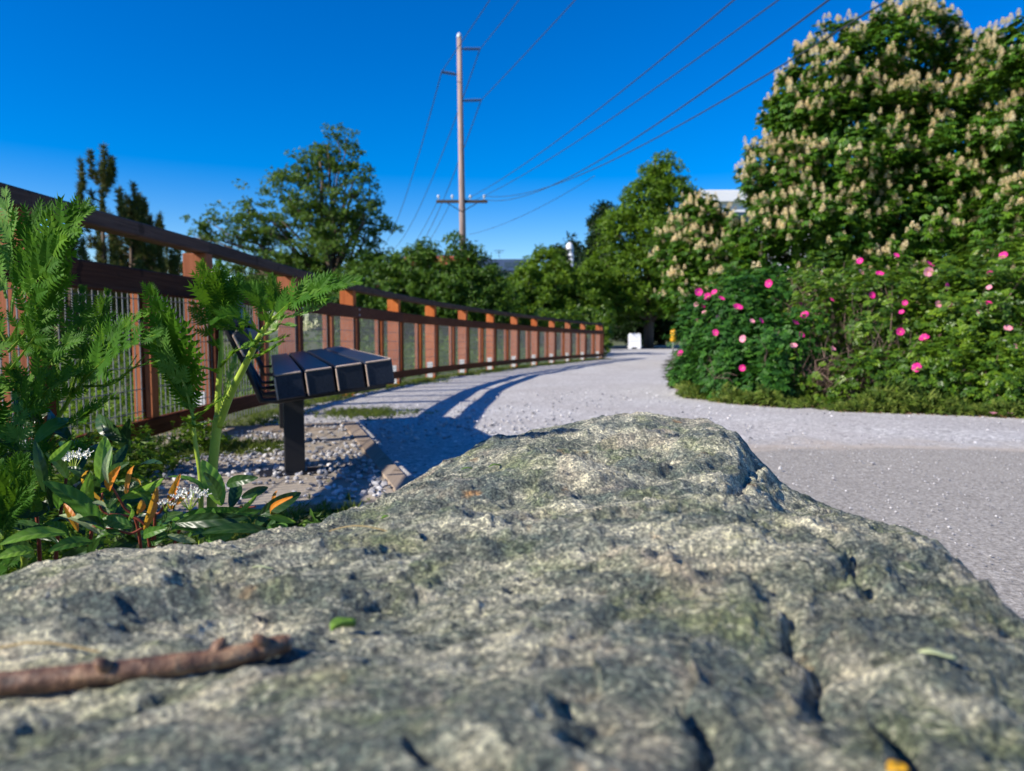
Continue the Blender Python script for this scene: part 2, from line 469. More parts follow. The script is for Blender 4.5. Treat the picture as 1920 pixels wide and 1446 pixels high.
keep = (rng.random(n) < dens) & in_path(x, y) & ~((x > 0.35) & (y < 4.2) & (rng.random(n) < 0.93))
x, y = x[keep], y[keep]
sz = rng.uniform(0.006, 0.013, len(x)) * np.where(rng.random(len(x)) < 0.08, 1.5, 1)
tag(stones('gravel', x, y, gz(x, y) + 0.016 + sz * 0.2, sz), 'loose pale crushed stones scattered over the path by the bench', 'gravel', kind='stuff')

n = 5200; y = rng.uniform(1.0, 5.2, n); x = rng.uniform(0.2, 5.5, n); k_ = in_path(x, y); x, y = x[k_], y[k_]
sz = rng.uniform(0.002, 0.0045, len(x)) * np.where(rng.random(len(x)) < 0.02, 2.6, 1)
tag(stones('gravel', x, y, gz(x, y) + 0.014 + sz * 0.2, sz), 'fine grit scattered over the packed lot at the right', 'gravel', kind='stuff')

# ------------------------------------------------------------------ boulder
edge_px = [(-420, 1130, .62), (-200, 1110, .60), (0, 1068, .60), (60, 1050, .62), (130, 1031, .645), (200, 1016, .68), (300, 1010, .70), (380, 1012, .71), (460, 1010, .74), (500, 996, .77),
           (560, 985, .80), (640, 962, .86), (700, 938, .92), (760, 905, .98), (830, 865, 1.05), (900, 827, 1.12), (960, 805, 1.17), (1030, 793, 1.2),
           (1110, 782, 1.22), (1190, 773, 1.23), (1260, 782, 1.21), (1325, 782, 1.18), (1350, 792, 1.15), (1385, 808, 1.12), (1420, 852, 1.08), (1460, 893, 1.03), (1500, 915, .99),
           (1532, 932, .94), (1560, 940, .88), (1620, 955, .79), (1700, 981, .69), (1750, 1008, .63), (1800, 1046, .57), (1850, 1098, .51), (1880, 1136, .475), (1925, 1170, .445), (2050, 1290, .39), (2200, 1480, .34)]
ed = np.array([[*P(a, b_, d)] for a, b_, d in edge_px])
eth = np.arctan2(ed[:, 0], ed[:, 1]); eR = np.hypot(ed[:, 0], ed[:, 1]); eZ = ed[:, 2]
bt = np.radians([65, 100, 140, 180, 220, 265, 300]); bR = [.36, .34, .38, .46, .5, .52, .56]; bZ = [.42, .44, .46, .46, .45, .45, .45]
th_c = np.concatenate([eth, bt]); R_c = np.concatenate([eR, bR]); Z_c = np.concatenate([eZ, bZ])
o_ = np.argsort(th_c); th_c, R_c, Z_c = th_c[o_], R_c[o_], Z_c[o_]
th_c = np.concatenate([th_c - 2 * PI, th_c, th_c + 2 * PI]); R_c = np.tile(R_c, 3); Z_c = np.tile(Z_c, 3)
TH = np.concatenate([np.linspace(R(-46), R(46), 900, endpoint=False), np.linspace(R(46), R(314), 200, endpoint=False)])
Rt = np.interp(TH, th_c, R_c); Zt = np.interp(TH, th_c, Z_c)
TT = np.concatenate([np.linspace(0.0, 0.12, 6, endpoint=False) / 1.0, np.exp(np.linspace(math.log(0.12), 0.0, 520))])
def rock_base(th, t):
    """height of the rock's top before the fine relief; t = share of the way from under the camera to the edge"""
    ze = np.interp(th, th_c, Z_c); re = np.interp(th, th_c, R_c)
    z0 = CZ - 0.155 - 0.035 * np.sin(th) * 0
    s = np.clip((t - 0.12) / 0.88, 0, 1) ** 2.6
    return z0 + (ze - z0) * s
def rockz(x, y):
    th = np.arctan2(x, y); r = np.hypot(x, y); re = np.interp(th, th_c, R_c); t = np.clip(r / re, 0, 1)
    return float(rock_base(th, t))
def rock_hit(px, py, lift=0.0):
    """where the view ray through a photo pixel meets the rock's top"""
    r = ray(px, py); lo = 0.1
    for d in np.arange(0.12, 1.4, 0.002):
        p = np.array([0, 0, CZ]) + r * d
        if p[2] < rockz(p[0], p[1]) + lift: return p
    return p
th2, t2 = np.meshgrid(TH, TT, indexing='ij'); re2 = np.interp(th2, th_c, R_c)
rr = re2 * t2; X = rr * np.sin(th2); Y = rr * np.cos(th2); Z = rock_base(th2, t2)
pts = np.stack([X.ravel(), Y.ravel(), Z.ravel()], 1)
fade = np.clip((1 - t2.ravel()) / 0.06, 0, 1) * 0.65 + 0.35
ca, sa = math.cos(0.5), math.sin(0.5)
q = np.stack([(pts[:, 0] * ca + pts[:, 1] * sa), (-pts[:, 0] * sa + pts[:, 1] * ca), pts[:, 2]], 1)
qs = q * np.array([1.0, 2.6, 1.5])
nearf = np.clip(rr.ravel() / 0.5, 0.45, 1.0)
dz = (0.011 * fbm(q * 5.5, 3, 1) + 0.009 * (ridged(qs * 5.0 + 0.25 * fbm(q * 8, 2, 77)[:, None], 4, 9) - 0.9) + 0.0035 * fbm(qs * 38, 4, 21)
      + 0.0010 * fbm(q * 170, 3, 31)) * nearf
# ledges: quantised foliation steps
lay = qs[:, 1] * 9 + 1.2 * fbm(q * 6, 3, 55); st = lay - np.floor(lay)
dz += 0.0055 * (np.clip(st * 1.0, 0, 1) ** 4 - 0.2) * nearf * np.clip(0.5 + fbm(q * 4, 2, 66), 0, 1)
dz *= fade
cracks = [([(1420, 1075), (1450, 1120), (1478, 1150), (1500, 1185), (1530, 1230), (1552, 1290)], 0.005, 0.008),
          ([(1062, 1318), (1052, 1290), (1085, 1278), (1130, 1262)], 0.005, 0.005), ([(1120, 1345), (1090, 1372), (1120, 1385)], 0.006, 0.005),
          ([(1370, 905), (1390, 880), (1420, 866)], 0.007, 0.012), ([(1570, 1020), (1600, 1060), (1625, 1110)], 0.005, 0.010),
          ([(1545, 1235), (1620, 1230), (1700, 1216)], 0.004, 0.007), ([(960, 1062), (985, 1052), (1020, 1045)], 0.004, 0.007),
          ([(60, 1330), (160, 1300), (260, 1290), (330, 1270)], 0.008, 0.008), ([(780, 1390), (860, 1420), (960, 1440)], 0.006, 0.008),
          ([(1290, 1300), (1330, 1360), (1360, 1440)], 0.006, 0.008), ([(560, 985), (640, 972), (700, 960)], 0.003, 0.004),
          ([(1660, 1330), (1700, 1380), (1730, 1446)], 0.006, 0.01), ([(720, 1150), (820, 1120), (900, 1112)], 0.004, 0.005)]
for pl, wd, dp in cracks:
    H_ = np.array([rock_hit(*p)[:2] for p in pl])
    warp = 0.006 * np.stack([vnoise(q * 45, 91), vnoise(q * 45, 92)], 1)
    pp = pts[:, :2] + warp
    best = np.full(len(pts), 9.0)
    for a, b_ in zip(H_[:-1], H_[1:]):
        ab = b_ - a; tt = np.clip(((pp - a) @ ab) / (ab @ ab), 0, 1); best = np.minimum(best, np.linalg.norm(pp - a - tt[:, None] * ab, axis=1))
    dz -= dp * np.exp(-(best / wd) ** 2)
# a few broad swells seen in the photo
for px_, py_, rad, h in [(1330, 1000, .10, .012), (1650, 1180, .07, .006), (1500, 1180, .05, -.004), (1150, 1180, .05, .008), (480, 1130, .1, -.008), (700, 1300, .06, .008), (1120, 870, .12, .008), (950, 1390, .04, .01)]:
    c_ = rock_hit(px_, py_)[:2]; dz += h * np.exp(-np.sum((pts[:, :2] - c_) ** 2, 1) / rad ** 2)
pts[:, 2] += dz - 0.005
ROCK_DZ = (pts.copy())
nT, nt_ = len(TH), len(TT)
# skirt down to the ground
ks = np.linspace(0, 1, 60)[1:]
sk = []
topz = pts[:, 2].reshape(nT, nt_)[:, -1]; 
for k in ks:
    out_r = Rt + 0.10 * math.sin(k * PI / 2) * 1.0 + 0.015 * math.sqrt(k)
    zz = topz * (1 - k ** 1.25) - 0.05 * k
    p = np.stack([out_r * np.sin(TH), out_r * np.cos(TH), zz], 1)
    nn = 0.03 * fbm(p * 6, 4, 3) * min(1, k * 6) + 0.01 * fbm(p * 25, 3, 6) * min(1, k * 6)
    p[:, 0] += nn * np.sin(TH); p[:, 1] += nn * np.cos(TH); sk.append(p)
sk = np.stack(sk, 1)
V = np.concatenate([pts.reshape(nT, nt_, 3), sk], 1); nc = V.shape[1]; V = V.reshape(-1, 3)
i = np.arange(nT)[:, None]; j = np.arange(nc - 1)[None]
F = np.stack([i * nc + j, i * nc + j + 1, ((i + 1) % nT) * nc + j + 1, ((i + 1) % nT) * nc + j], -1).reshape(-1, 4)[:, ::-1]
m, nt, b, out = newmat('rock')
v = coord(nt)
vs = coord(nt, (1.0, 2.1, 1.3), (0, 0, -0.5))
warpn = N(nt, 'ShaderNodeTexNoise', Scale=7.0, Detail=3.0); nt.links.new(v, warpn.inputs['Vector'])
vw = nt.nodes.new('ShaderNodeMix'); vw.data_type = 'VECTOR'; vw.inputs[0].default_value = 0.10
nt.links.new(vs, vw.inputs[4]); nt.links.new(warpn.outputs['Color'], vw.inputs[5]); vwo = vw.outputs[1]
n_big = noise(nt, vwo, 11.0, 7.0, 0.7, 0.3); n_mid = noise(nt, vwo, 34.0, 7.0, 0.66, 0.0); n_f = noise(nt, v, 420.0, 4.0, 0.8); n_s = noise(nt, v, 190.0, 6.0, 0.8, 0.0)
mm = math_(nt, 'ADD', math_(nt, 'MULTIPLY', n_big, 0.5), math_(nt, 'ADD', math_(nt, 'MULTIPLY', n_mid, 0.32), math_(nt, 'MULTIPLY', n_s, 0.18)))
base = ramp(nt, mm, [(0.36, (0.02, 0.026, 0.03)), (0.44, (0.07, 0.082, 0.075)), (0.5, (0.15, 0.155, 0.12)), (0.55, (0.34, 0.31, 0.24)), (0.62, (0.66, 0.58, 0.47))])
sp = ramp(nt, n_f, [(0.38, (0.012, 0.016, 0.02)), (0.47, (0.10, 0.11, 0.10)), (0.55, (0.32, 0.31, 0.25)), (0.64, (0.8, 0.75, 0.62))])
col = mix(nt, 0.28, base, sp)
patch = noise(nt, vwo, 6.0, 8.0, 0.72, 0.4)
col = mix(nt, ramp(nt, patch, [(0.49, (0, 0, 0)), (0.56, (0.78, 0.78, 0.78))]), col, mix(nt, n_s, (0.2, 0.18, 0.14), (0.95, 0.84, 0.68)))
patd = noise(nt, coord(nt, (1.0, 2.2, 1.4), (0.4, 0, -0.6)), 8.0, 8.0, 0.7, 0.3)
col = mix(nt, ramp(nt, patd, [(0.48, (0, 0, 0)), (0.56, (0.72, 0.72, 0.72))]), col, mix(nt, n_f, (0.012, 0.022, 0.03), (0.15, 0.185, 0.18)))
gl = noise(nt, v, 13.0, 5.0, 0.6, 0.5)
col = mix(nt, ramp(nt, gl, [(0.52, (0, 0, 0)), (0.64, (0.5, 0.5, 0.5))]), col, (0.17, 0.19, 0.07))
pk = noise(nt, coord(nt, (1, 1, 1), (0.3, 0.2, 1.0)), 11.0, 5.0, 0.65, 0.8)
col = mix(nt, ramp(nt, pk, [(0.54, (0, 0, 0)), (0.68, (0.6, 0.6, 0.6))]), col, (0.42, 0.33, 0.27))
orr = noise(nt, coord(nt, (1, 1, 1), (1.3, 0.7, 2.0)), 24.0, 3.0, 0.5)
col = mix(nt, ramp(nt, orr, [(0.69, (0, 0, 0)), (0.80, (0.7, 0.7, 0.7))]), col, (0.4, 0.17, 0.04))
vein = noise(nt, vwo, 16.0, 3.0, 0.5, 1.5)
vein = math_(nt, 'ABSOLUTE', math_(nt, 'SUBTRACT', vein, 0.5))
col = mix(nt, ramp(nt, vein, [(0.0, (0.55, 0.55, 0.55)), (0.014, (0, 0, 0))]), col, (0.62, 0.56, 0.46))
grain = N(nt, 'ShaderNodeTexVoronoi', Scale=520.0); nt.links.new(v, grain.inputs['Vector'])
gr = nt.nodes.new('ShaderNodeSeparateColor'); nt.links.new(grain.outputs['Color'], gr.inputs[0])
gv = math_(nt, 'ADD', math_(nt, 'MULTIPLY', gr.outputs[0], 0.6), math_(nt, 'MULTIPLY', n_s, 0.6))
col = mix(nt, 1.0, col, ramp(nt, gv, [(0.3, (0.6, 0.64, 0.66)), (0.55, (1.2, 1.18, 1.12)), (0.72, (1.9, 1.84, 1.7)), (0.85, (2.8, 2.7, 2.4))]), 'MULTIPLY')
col = mix(nt, 1.0, col, (0.78, 0.84, 0.80), 'MULTIPLY')
nt.links.new(col, b.inputs['Base Color']); b.inputs['Roughness'].default_value = 0.6; b.inputs['Specular IOR Level'].default_value = 0.45
h = math_(nt, 'ADD', math_(nt, 'MULTIPLY', n_mid, 1.0), math_(nt, 'ADD', math_(nt, 'MULTIPLY', n_s, 0.6), math_(nt, 'MULTIPLY', n_f, 0.28)))
bump(nt, b, h, 1.0, 0.008)
M['rock'] = m
rock = build_np('boulder', V, F, M['rock'], None, True)
tag(rock, 'large grey green boulder with cream streaks filling the foreground', 'boulder')
# exact surface height lookup for things lying on the rock
def surf(x, y):
    th = math.atan2(x, y); r = math.hypot(x, y)
    i = int(np.argmin(np.abs((TH - th + PI) % (2 * PI) - PI))); t = min(1, r / Rt[i]); j = int(np.argmin(np.abs(TT - t)))
    return ROCK_DZ.reshape(nT, nt_, 3)[i, j, 2]

# ------------------------------------------------------------------ stick and litter on the rock
m, nt, b, out = newmat('stick_bark')
v = coord(nt)
n1 = noise(nt, v, 60.0, 5.0, 0.7); n2 = noise(nt, v, 260.0, 4.0)
c = ramp(nt, n1, [(0.34, (0.04, 0.02, 0.014)), (0.46, (0.12, 0.058, 0.034)), (0.56, (0.22, 0.115, 0.062)), (0.68, (0.42, 0.27, 0.15))])
nt.links.new(c, b.inputs['Base Color']); b.inputs['Roughness'].default_value = 0.6; bump(nt, b, math_(nt, 'ADD', n1, n2), 0.7, 0.002)
M['stick'] = m
sp_ = []
for (a, b_, rr_) in [(-160, 1284, .0058), (0, 1277, .0058), (270, 1248, .0054), (430, 1226, .0051), (500, 1210, .0053), (538, 1200, .0046)]:
    p = rock_hit(a, b_); sp_.append((*p, rr_))
sp_ = np.array(sp_); pl = spline(sp_, 100); pl = pl[:: max(1, len(pl) // 80)]
need = np.array([surf(p[0], p[1]) for p in pl]) + pl[:, 3] * 0.9 - pl[:, 2]
pl[:, 2] += np.percentile(need, 80); tq = np.arange(len(pl)) * .12
mb = MB(); mb.tube(pl[:, :3], pl[:, 3] * (1 + 0.04 * np.sin(tq * 5.3) * np.sin(tq * 1.9) + 0.018 * rng.normal(size=len(pl))), 18)
stick = mb.build('stick', M['stick'], None, True)
M['cut'] = simple('cut', (0.55, 0.33, 0.19), 0.7, 0, 0.3, 300)
mb = MB(); e1, e0 = pl[-1, :3], pl[-2, :3]; dd_ = (e1 - e0) / np.linalg.norm(e1 - e0); mb.tube([e1, e1 + dd_ * 0.0012, e1 + dd_ * 0.0035], [pl[-1, 3] * .93, pl[-1, 3] * .88, pl[-1, 3] * .35], 14); mb.build('broken_end', M['cut'], stick, True)
for fr_, sg_ in ((.55, 1), (.8, -1), (.35, -1)):
    q_ = pl[int(len(pl) * fr_)]; mb = MB(); mb.tube([q_[:3], q_[:3] + np.array([0.002 * sg_, 0.004 * sg_, 0.006]), q_[:3] + np.array([0.004 * sg_, 0.006 * sg_, 0.0085])], [.0042, .0034, .0016], 8); mb.build('bark_knot', M['stick'], stick, True)
tag(stick, 'broken reddish brown twig lying across the left of the boulder', 'twig')
k0 = pl[6, :3]
M['green_bit'] = simple('green_bit', (0.16, 0.3, 0.04), 0.6); M['pale_bit'] = simple('pale_bit', (0.5, 0.55, 0.3), 0.6); M['straw'] = simple('straw', (0.5, 0.36, 0.15), 0.6)
M['orange_bit'] = simple('orange_bit', (0.75, 0.4, 0.02), 0.6)
def bit(name, px, py, ln, wd, ang, mat, label, cat, lift=0.002, curl=0.3):
    p = rock_hit(px, py); p[2] = surf(p[0], p[1]) + lift
    d = np.array([math.cos(ang), math.sin(ang), 0.0]); s_ = np.array([-math.sin(ang), math.cos(ang), 0.0]); V = []; F = []
    n = 8
    for i in range(n):
        t = i / (n - 1); w = wd * math.sin(PI * min(0.97, t * 0.94 + 0.03)) ** 0.6
        for k in (-1, 0, 1):
            V.append(p + d * (t - 0.5) * ln + s_ * w * k * 0.5 + np.array([0, 0, 1]) * (curl * wd * abs(k) + ln * 0.06 * math.sin(t * 5)))
    for i in range(n - 1):
        for k in (0, 1): F.append((i * 3 + k, i * 3 + k + 1, i * 3 + k + 4, i * 3 + k + 3))
    mb = MB(); mb.add(V, F); o = mb.build(name, mat, None, True)
    md = o.modifiers.new('thick', 'SOLIDIFY'); md.thickness = 0.0006
    tag(o, label, cat); return o
bit('fallen_leaf', 643, 1144, .016, .009, 0.75, M['green_bit'], 'small curled green leaf lying in the middle of the boulder', 'leaf', .003, .5)
bit('fallen_leaf', 1757, 1243, .017, .005, -0.2, M['pale_bit'], 'pale green blade fragment on the right side of the boulder', 'leaf')
bit('fallen_petal', 1684, 1440, .008, .007, 0.2, M['orange_bit'], 'orange petal on the boulder at the bottom edge of the photo', 'petal')
bit('grass_clipping', 932, 880, .030, .003, 0.9, M['green_bit'], 'bright green grass clipping near the top of the boulder', 'leaf')
bit('grass_clipping', 880, 886, .020, .0025, 0.5, M['green_bit'], 'thin green grass clipping, the left one near the boulder top', 'leaf')
bit('grass_clipping', 1150, 822, .018, .003, -0.6, M['green_bit'], 'green clipping just below the crest of the boulder', 'leaf')
bit('pine_needle', 700, 1000, .075, .0015, 0.02, M['straw'], 'long straw coloured needle lying on the left slope of the boulder', 'needle')
bit('dry_stalk', 120, 1215, .085, .002, 0.12, M['straw'], 'thin yellow dry stalk behind the brown twig', 'stalk')
bit('green_bud', 726, 976, .012, .005, 0.8, M['green_bit'], 'little green bud scrap above the long needle', 'leaf')
bit('straw_scrap', 494, 1068, .016, .0018, 0.0, M['pale_bit'], 'short pale straw scrap on the left slope of the boulder', 'straw')
bit('leaf_scrap', 488, 1095, .007, .004, 0.4, M['green_bit'], 'tiny green leaf scrap below the pale straw scrap', 'leaf')

# ------------------------------------------------------------------ fence
fence = empty('wooden_fence', (-1.99, 4.73, 0), 'long curving brown wooden fence with wire mesh infill beside the gravel path', 'fence')
s0 = np.interp(4.73, FC[:, 1], FS); BAY = 1.72
def fbox(mb, s, off, z0, z1, wx, wy, bevel=0.0):
    c, t = fat(s); nrm = np.array([t[1], -t[0]])        # nrm points to the path side
    g = float(gz(0, c[1])); ax = [[nrm[0], nrm[1], 0], [t[0], t[1], 0], [0, 0, 1]]
    cc = np.array([c[0] + nrm[0] * off, c[1] + nrm[1] * off, g + (z0 + z1) / 2])
    mb.box(cc, (wx, wy, z1 - z0), ax, bevel)
ks_ = [k for k in range(-4, 20) if s0 + k * BAY < FS[-1] - 0.3]
mains = [s0 + k * BAY for k in ks_] + [FS[-1] - 0.06]
SMAX = FS[-1]
def sweep(mb, sa, sb, offc, zc, wx, hz, n=6):
    """a rail of section wx by hz that follows the fence curve"""
    secs = []
    for s in np.linspace(sa, sb, n):
        c, t = fat(s); nrm = np.array([t[1], -t[0]]); g = float(gz(0, c[1])); r_ = []
        b = 0.008
        for (u, w) in ((-wx/2, -hz/2 + b), (-wx/2, hz/2 - b), (-wx/2 + b, hz/2), (wx/2 - b, hz/2), (wx/2, hz/2 - b), (wx/2, -hz/2 + b), (wx/2 - b, -hz/2), (-wx/2 + b, -hz/2)):
            r_.append((c[0] + nrm[0] * (offc + u), c[1] + nrm[1] * (offc + u), g + zc + w))
        secs.append(r_)
    V = [p for r_ in secs for p in r_]; F = []
    for i in range(n - 1):
        for k in range(8): F.append((i * 8 + k, i * 8 + (k + 1) % 8, (i + 1) * 8 + (k + 1) % 8, (i + 1) * 8 + k))
    F.append(tuple(range(8))[::-1]); F.append(tuple((n - 1) * 8 + k for k in range(8))); mb.add(V, F)
for i, s in enumerate(mains):
    mb = MB(); fbox(mb, s, -0.082, -0.1, 1.133, 0.152, 0.092, 0.004); p = mb.build('post', M['cedar'], fence)
    mb = MB(); fbox(mb, s - 0.049, -0.088, 0.03, 0.27, 0.09, 0.004); mb.build('bracket', M['galv'], p)
    mb = MB(); fbox(mb, s + 0.01, 0.016, 0.205, 0.838, 0.026, 0.085, 0.003); mb.build('trim_board', M['dark_wood'], p)
    if i < 7:
        for zz in (0.155, 0.87, 0.93):
            mb = MB(); fbox(mb, s, 0.047, zz - 0.009, zz + 0.009, 0.008, 0.018, 0.003); mb.build('bolt', M['galv'], p)
    if i + 1 < len(mains):
        sb = mains[i + 1]; L = sb - s
        mb = MB(); sweep(mb, s + 0.001, sb - 0.001, -0.055, 1.172, 0.095, 0.076, 5); mb.build('handrail', M['cap_wood'], fence)
        mb = MB(); sweep(mb, s + 0.001, sb - 0.001, 0.023, 0.90, 0.042, 0.125, 5); mb.build('middle_rail', M['dark_wood'], fence)
        mb = MB(); sweep(mb, s + 0.001, sb - 0.001, 0.023, 0.155, 0.042, 0.092, 5); mb.build('bottom_rail', M['dark_wood'], fence)
        sm = (s + sb) / 2
        if L > 1.2:
            mb = MB(); fbox(mb, sm, -0.026, 0.11, 0.955, 0.04, 0.09, 0.003); mb.build('picket', M['cedar'], fence)
            mb = MB(); fbox(mb, sm + 0.01, 0.022, 0.203, 0.836, 0.038, 0.07, 0.003); mb.build('picket', M['cedar'], fence)
        # wire mesh of one bay
        mb = MB(); cnt = int(L / 0.052)
        for k in range(cnt):
            sk_ = s + (k + 0.5) * L / cnt
            c, t = fat(sk_); nrm = np.array([t[1], -t[0]]); g = float(gz(0, c[1])); b0 = np.array([c[0] - nrm[0] * 0.001, c[1] - nrm[1] * 0.001])
            mb.tube([(b0[0], b0[1], g + 0.06), (b0[0], b0[1], g + 0.96)], 0.0034 if s < s0 + 4 else 0.003, 5, False)
        for zz in np.arange(0.24, 0.84, 0.115):
            pp = []
            for s2 in np.linspace(s, sb, 5):
                c, t = fat(s2); nrm = np.array([t[1], -t[0]]); pp.append((c[0] - nrm[0] * 0.0045, c[1] - nrm[1] * 0.0045, float(gz(0, c[1])) + zz))
            mb.tube(pp, 0.0026, 4, False)
        mb.build('wire_mesh', M['wire'], fence)

# ------------------------------------------------------------------ bench and its pad
UD = np.array([-0.31, 0.951, 0]); UD /= np.linalg.norm(UD); VD = np.array([UD[1], -UD[0], 0]); ZD = np.array([0, 0, 1.0])
BO = P(512, 703, 2.9)
bench = empty('park_bench', (BO[0] - 0.05, BO[1] + 0.4, 0), 'black timber bench with four thick seat planks facing the path', 'bench')
til = math.atan2(0.059, 0.46); vt = VD * math.cos(til) + ZD * math.sin(til); nt2 = -VD * math.sin(til) + ZD * math.cos(til)
LB = 2.35
axs = np.stack([vt, UD, nt2])
for k in range(4):
    c0 = BO + vt * (0.055 + k * 0.1185) - nt2 * 0.052 + UD * LB / 2
    mb = MB(); mb.box(c0, (0.110, LB, 0.104), axs, 0.006); pk_ = mb.build('seat_plank', M['stained'], bench)
    # worn bare near arrises, painted pale for the sunlight they catch
    mb = MB(); e0 = BO + vt * (0.055 + k * 0.1185) - nt2 * 0.052
    mb.box(e0 + nt2 * 0.0488 - UD * 0.0008, (0.101, 0.008, 0.008), axs, 0.003)
    mb.box(e0 - vt * 0.0518 - UD * 0.0008 - nt2 * 0.004, (0.007, 0.008, 0.092), axs, 0.003)
    if k == 3: mb.box(BO + vt * (0.055 + k * 0.1185 + 0.0522) - nt2 * 0.0032 + UD * (LB / 2 + .01), (0.007, LB - 0.02, 0.007), axs, 0.002)
    mb.build('worn_edge', M['worn'], pk_)
# backrest
bl = np.array([VD * -0.42 + ZD * 0.907])[0]; bl /= np.linalg.norm(bl); bn = np.cross(UD, bl) ; bn = bn if bn @ VD > 0 else -bn
B0 = BO - VD * 0.075 + ZD * 0.075 - UD * 0.02
for k in range(3):
    c0 = B0 + bl * (0.055 + k * 0.118) + UD * LB / 2
    mb = MB(); mb.box(c0, (0.06, LB, 0.104), np.stack([bn, UD, bl]), 0.006); bp = mb.build('back_plank', M['stained'], bench)
    mb = MB(); e0 = B0 + bl * (0.055 + k * 0.118)
    mb.box(e0 - bn * 0.0262 - UD * 0.0008, (0.009, 0.009, 0.092), np.stack([bn, UD, bl]), 0.003)
    if k == 2: mb.box(e0 + bl * 0.0488 - UD * 0.0008, (0.05, 0.009, 0.009), np.stack([bn, UD, bl]), 0.003)
    mb.build('worn_edge', M['worn'], bp)  # worn edges again, with the sun on them in the colour
for uu in (0.40, LB - 0.4):
    base = BO + UD * uu
    pc = BO + UD * uu + VD * 0.085
    zt = (BO + vt * 0.09 - nt2 * 0.108)[2]
    mb = MB(); mb.box((pc[0], pc[1], zt / 2), (0.088, 0.088, zt), np.stack([VD, UD, ZD]), 0.004)
    leg = mb.build('leg', M['steel'], bench)
    mb = MB(); mb.box((pc[0], pc[1], 0.022), (0.3, 0.16, 0.012), np.stack([VD, UD, ZD]), 0.003); mb.build('base_plate', M['steel'], leg)
for uu in (0.10, 0.42, LB - 0.42):
    mb = MB(); b0 = BO + UD * uu - nt2 * 0.112
    pth = [b0 + vt * 0.44, b0 + vt * 0.2, b0 + vt * 0.0, b0 - vt * 0.06 + nt2 * 0.01]
    bk = B0 + UD * uu - bn * 0.042
    pth += [bk - bl * 0.06, bk + bl * 0.02, bk + bl * 0.16, bk + bl * 0.33]
    mb.tube(pth, 0.012, 8)
    mb.tube([b0 + vt * 0.0 + nt2 * 0.055 - vt * 0.001, b0 - vt * 0.055 + nt2 * 0.06, bk + bl * 0.04], 0.009, 8)
    mb.build('bracket', M['steel'], bench, True)

# pad beneath the bench: weathered timbers with gravel between
pr = np.array([-0.52, 3.4, 0]);
pad_ax = np.stack([VD, UD, ZD])
m, nt, b, out = newmat('pad')
v = coord(nt); a1 = noise(nt, v, 3.0, 5.0); a2 = noise(nt, v, 60.0, 5.0, 0.7)
c = mix(nt, 0.45, ramp(nt, a1, [(0.3, (0.28, 0.22, 0.16)), (0.7, (0.46, 0.38, 0.29))]), ramp(nt, a2, [(0.3, (0.16, 0.14, 0.1)), (0.7, (0.5, 0.44, 0.36))]))
nt.links.new(c, b.inputs['Base Color']); b.inputs['Roughness'].default_value = 0.9; bump(nt, b, a2, 0.6, 0.004)
M['pad'] = m
mb = MB(); mb.box(pr - VD * 0.62 + UD * 0.55 + ZD * 0.008, (1.04, 2.3, 0.03), pad_ax, 0.004); tag(mb.build('bench_pad', M['pad']), kind='structure')
def beam(c, sz, lab):
    mb = MB(); mb.box(c, sz, pad_ax, 0.008); tag(mb.build('timber_beam', M['timber']), lab, 'timber', 'timbers edging the bench pad')
beam(pr - VD * 0.05 + UD * 0.55 + ZD * 0.008, (0.10, 2.5, 0.044), 'weathered tan timber along the path side of the bench pad')
beam(pr - VD * 0.66 + UD * 1.60 + ZD * 0.010, (1.10, 0.34, 0.044), 'weathered tan timber across the far end of the bench pad')
n = 1500
uu = rng.uniform(-0.6, 1.7, n); vv = -rng.uniform(0.1, 1.15, n); xx = pr[0] + VD[0] * vv + UD[0] * uu; yy = pr[1] + VD[1] * vv + UD[1] * uu
kp = rng.random(n) < (0.25 + 0.75 * (fbm(np.stack([xx * 2, yy * 2, xx * 0], 1), 2, 4) > -0.1)); xx, yy = xx[kp], yy[kp]
szz = rng.uniform(0.007, 0.016, len(xx)); tag(stones('gravel', xx, yy, 0.026 + szz * 0.3, szz), 'white crushed stones strewn over the bench pad', 'gravel', kind='stuff')

# ------------------------------------------------------------------ utility pole and wires
DP = 51.0
top = P(861, 72, DP); low = P(868, 470, DP); dr = (top - low) / (top[2] - low[2]); base = low + dr * (-0.34 - low[2])
pole = empty('utility_pole', tuple(base), 'tall weathered wooden utility pole with one crossarm and three side arms', 'utility pole')
mb = MB(); mb.tube([base, (base + top) / 2, top], [0.25, 0.21, 0.165], 14); mb.build('pole_shaft', M['pole_wood'], pole, True)
mb = MB(); mb.lathe(top, [(0.16, 0), (0.17, 0.1), (0.13, 0.28), (0.05, 0.36)], 12); mb.build('pole_cap', M['insul'], pole, True)
def polex(py): return P(861 + (py - 72) / 398 * 7, py, DP)
ends = {}
for (sx, sy, ex, ey) in ((866, 92, 900, 92), (857, 140, 828, 135), (867, 189, 902, 188)):
    a = P(sx, sy, DP); e = P(ex, ey, DP); mb = MB()
    mb.tube([a, e], 0.05, 8); L_ = np.linalg.norm(e - a)
    for q_ in np.linspace(0.15, 0.95, 8): mb.tube([a + (e - a) * q_, a + (e - a) * (q_ + 0.04)], 0.12, 10)
    mb.build('insulator', simple('insul_dark', (0.09, 0.1, 0.13), 0.4) if sx == 866 else bpy.data.materials['insul_dark'], pole); ends[ey] = e
a = P(818, 377, DP); e = P(914, 379, DP)
mb = MB(); mb.box((a + e) / 2, (np.linalg.norm(e - a), 0.12, 0.2), None, 0.01); arm = mb.build('crossarm', M['arm_wood'], pole)
mb = MB()
for px_ in (822, 848, 882, 908): mb.lathe(P(px_, 374, DP), [(0.03, 0), (0.04, 0.1), (0.09, 0.12), (0.09, 0.22), (0.05, 0.3)], 8)
mb.build('insulator', M['insul'], arm)
c_ = polex(395)
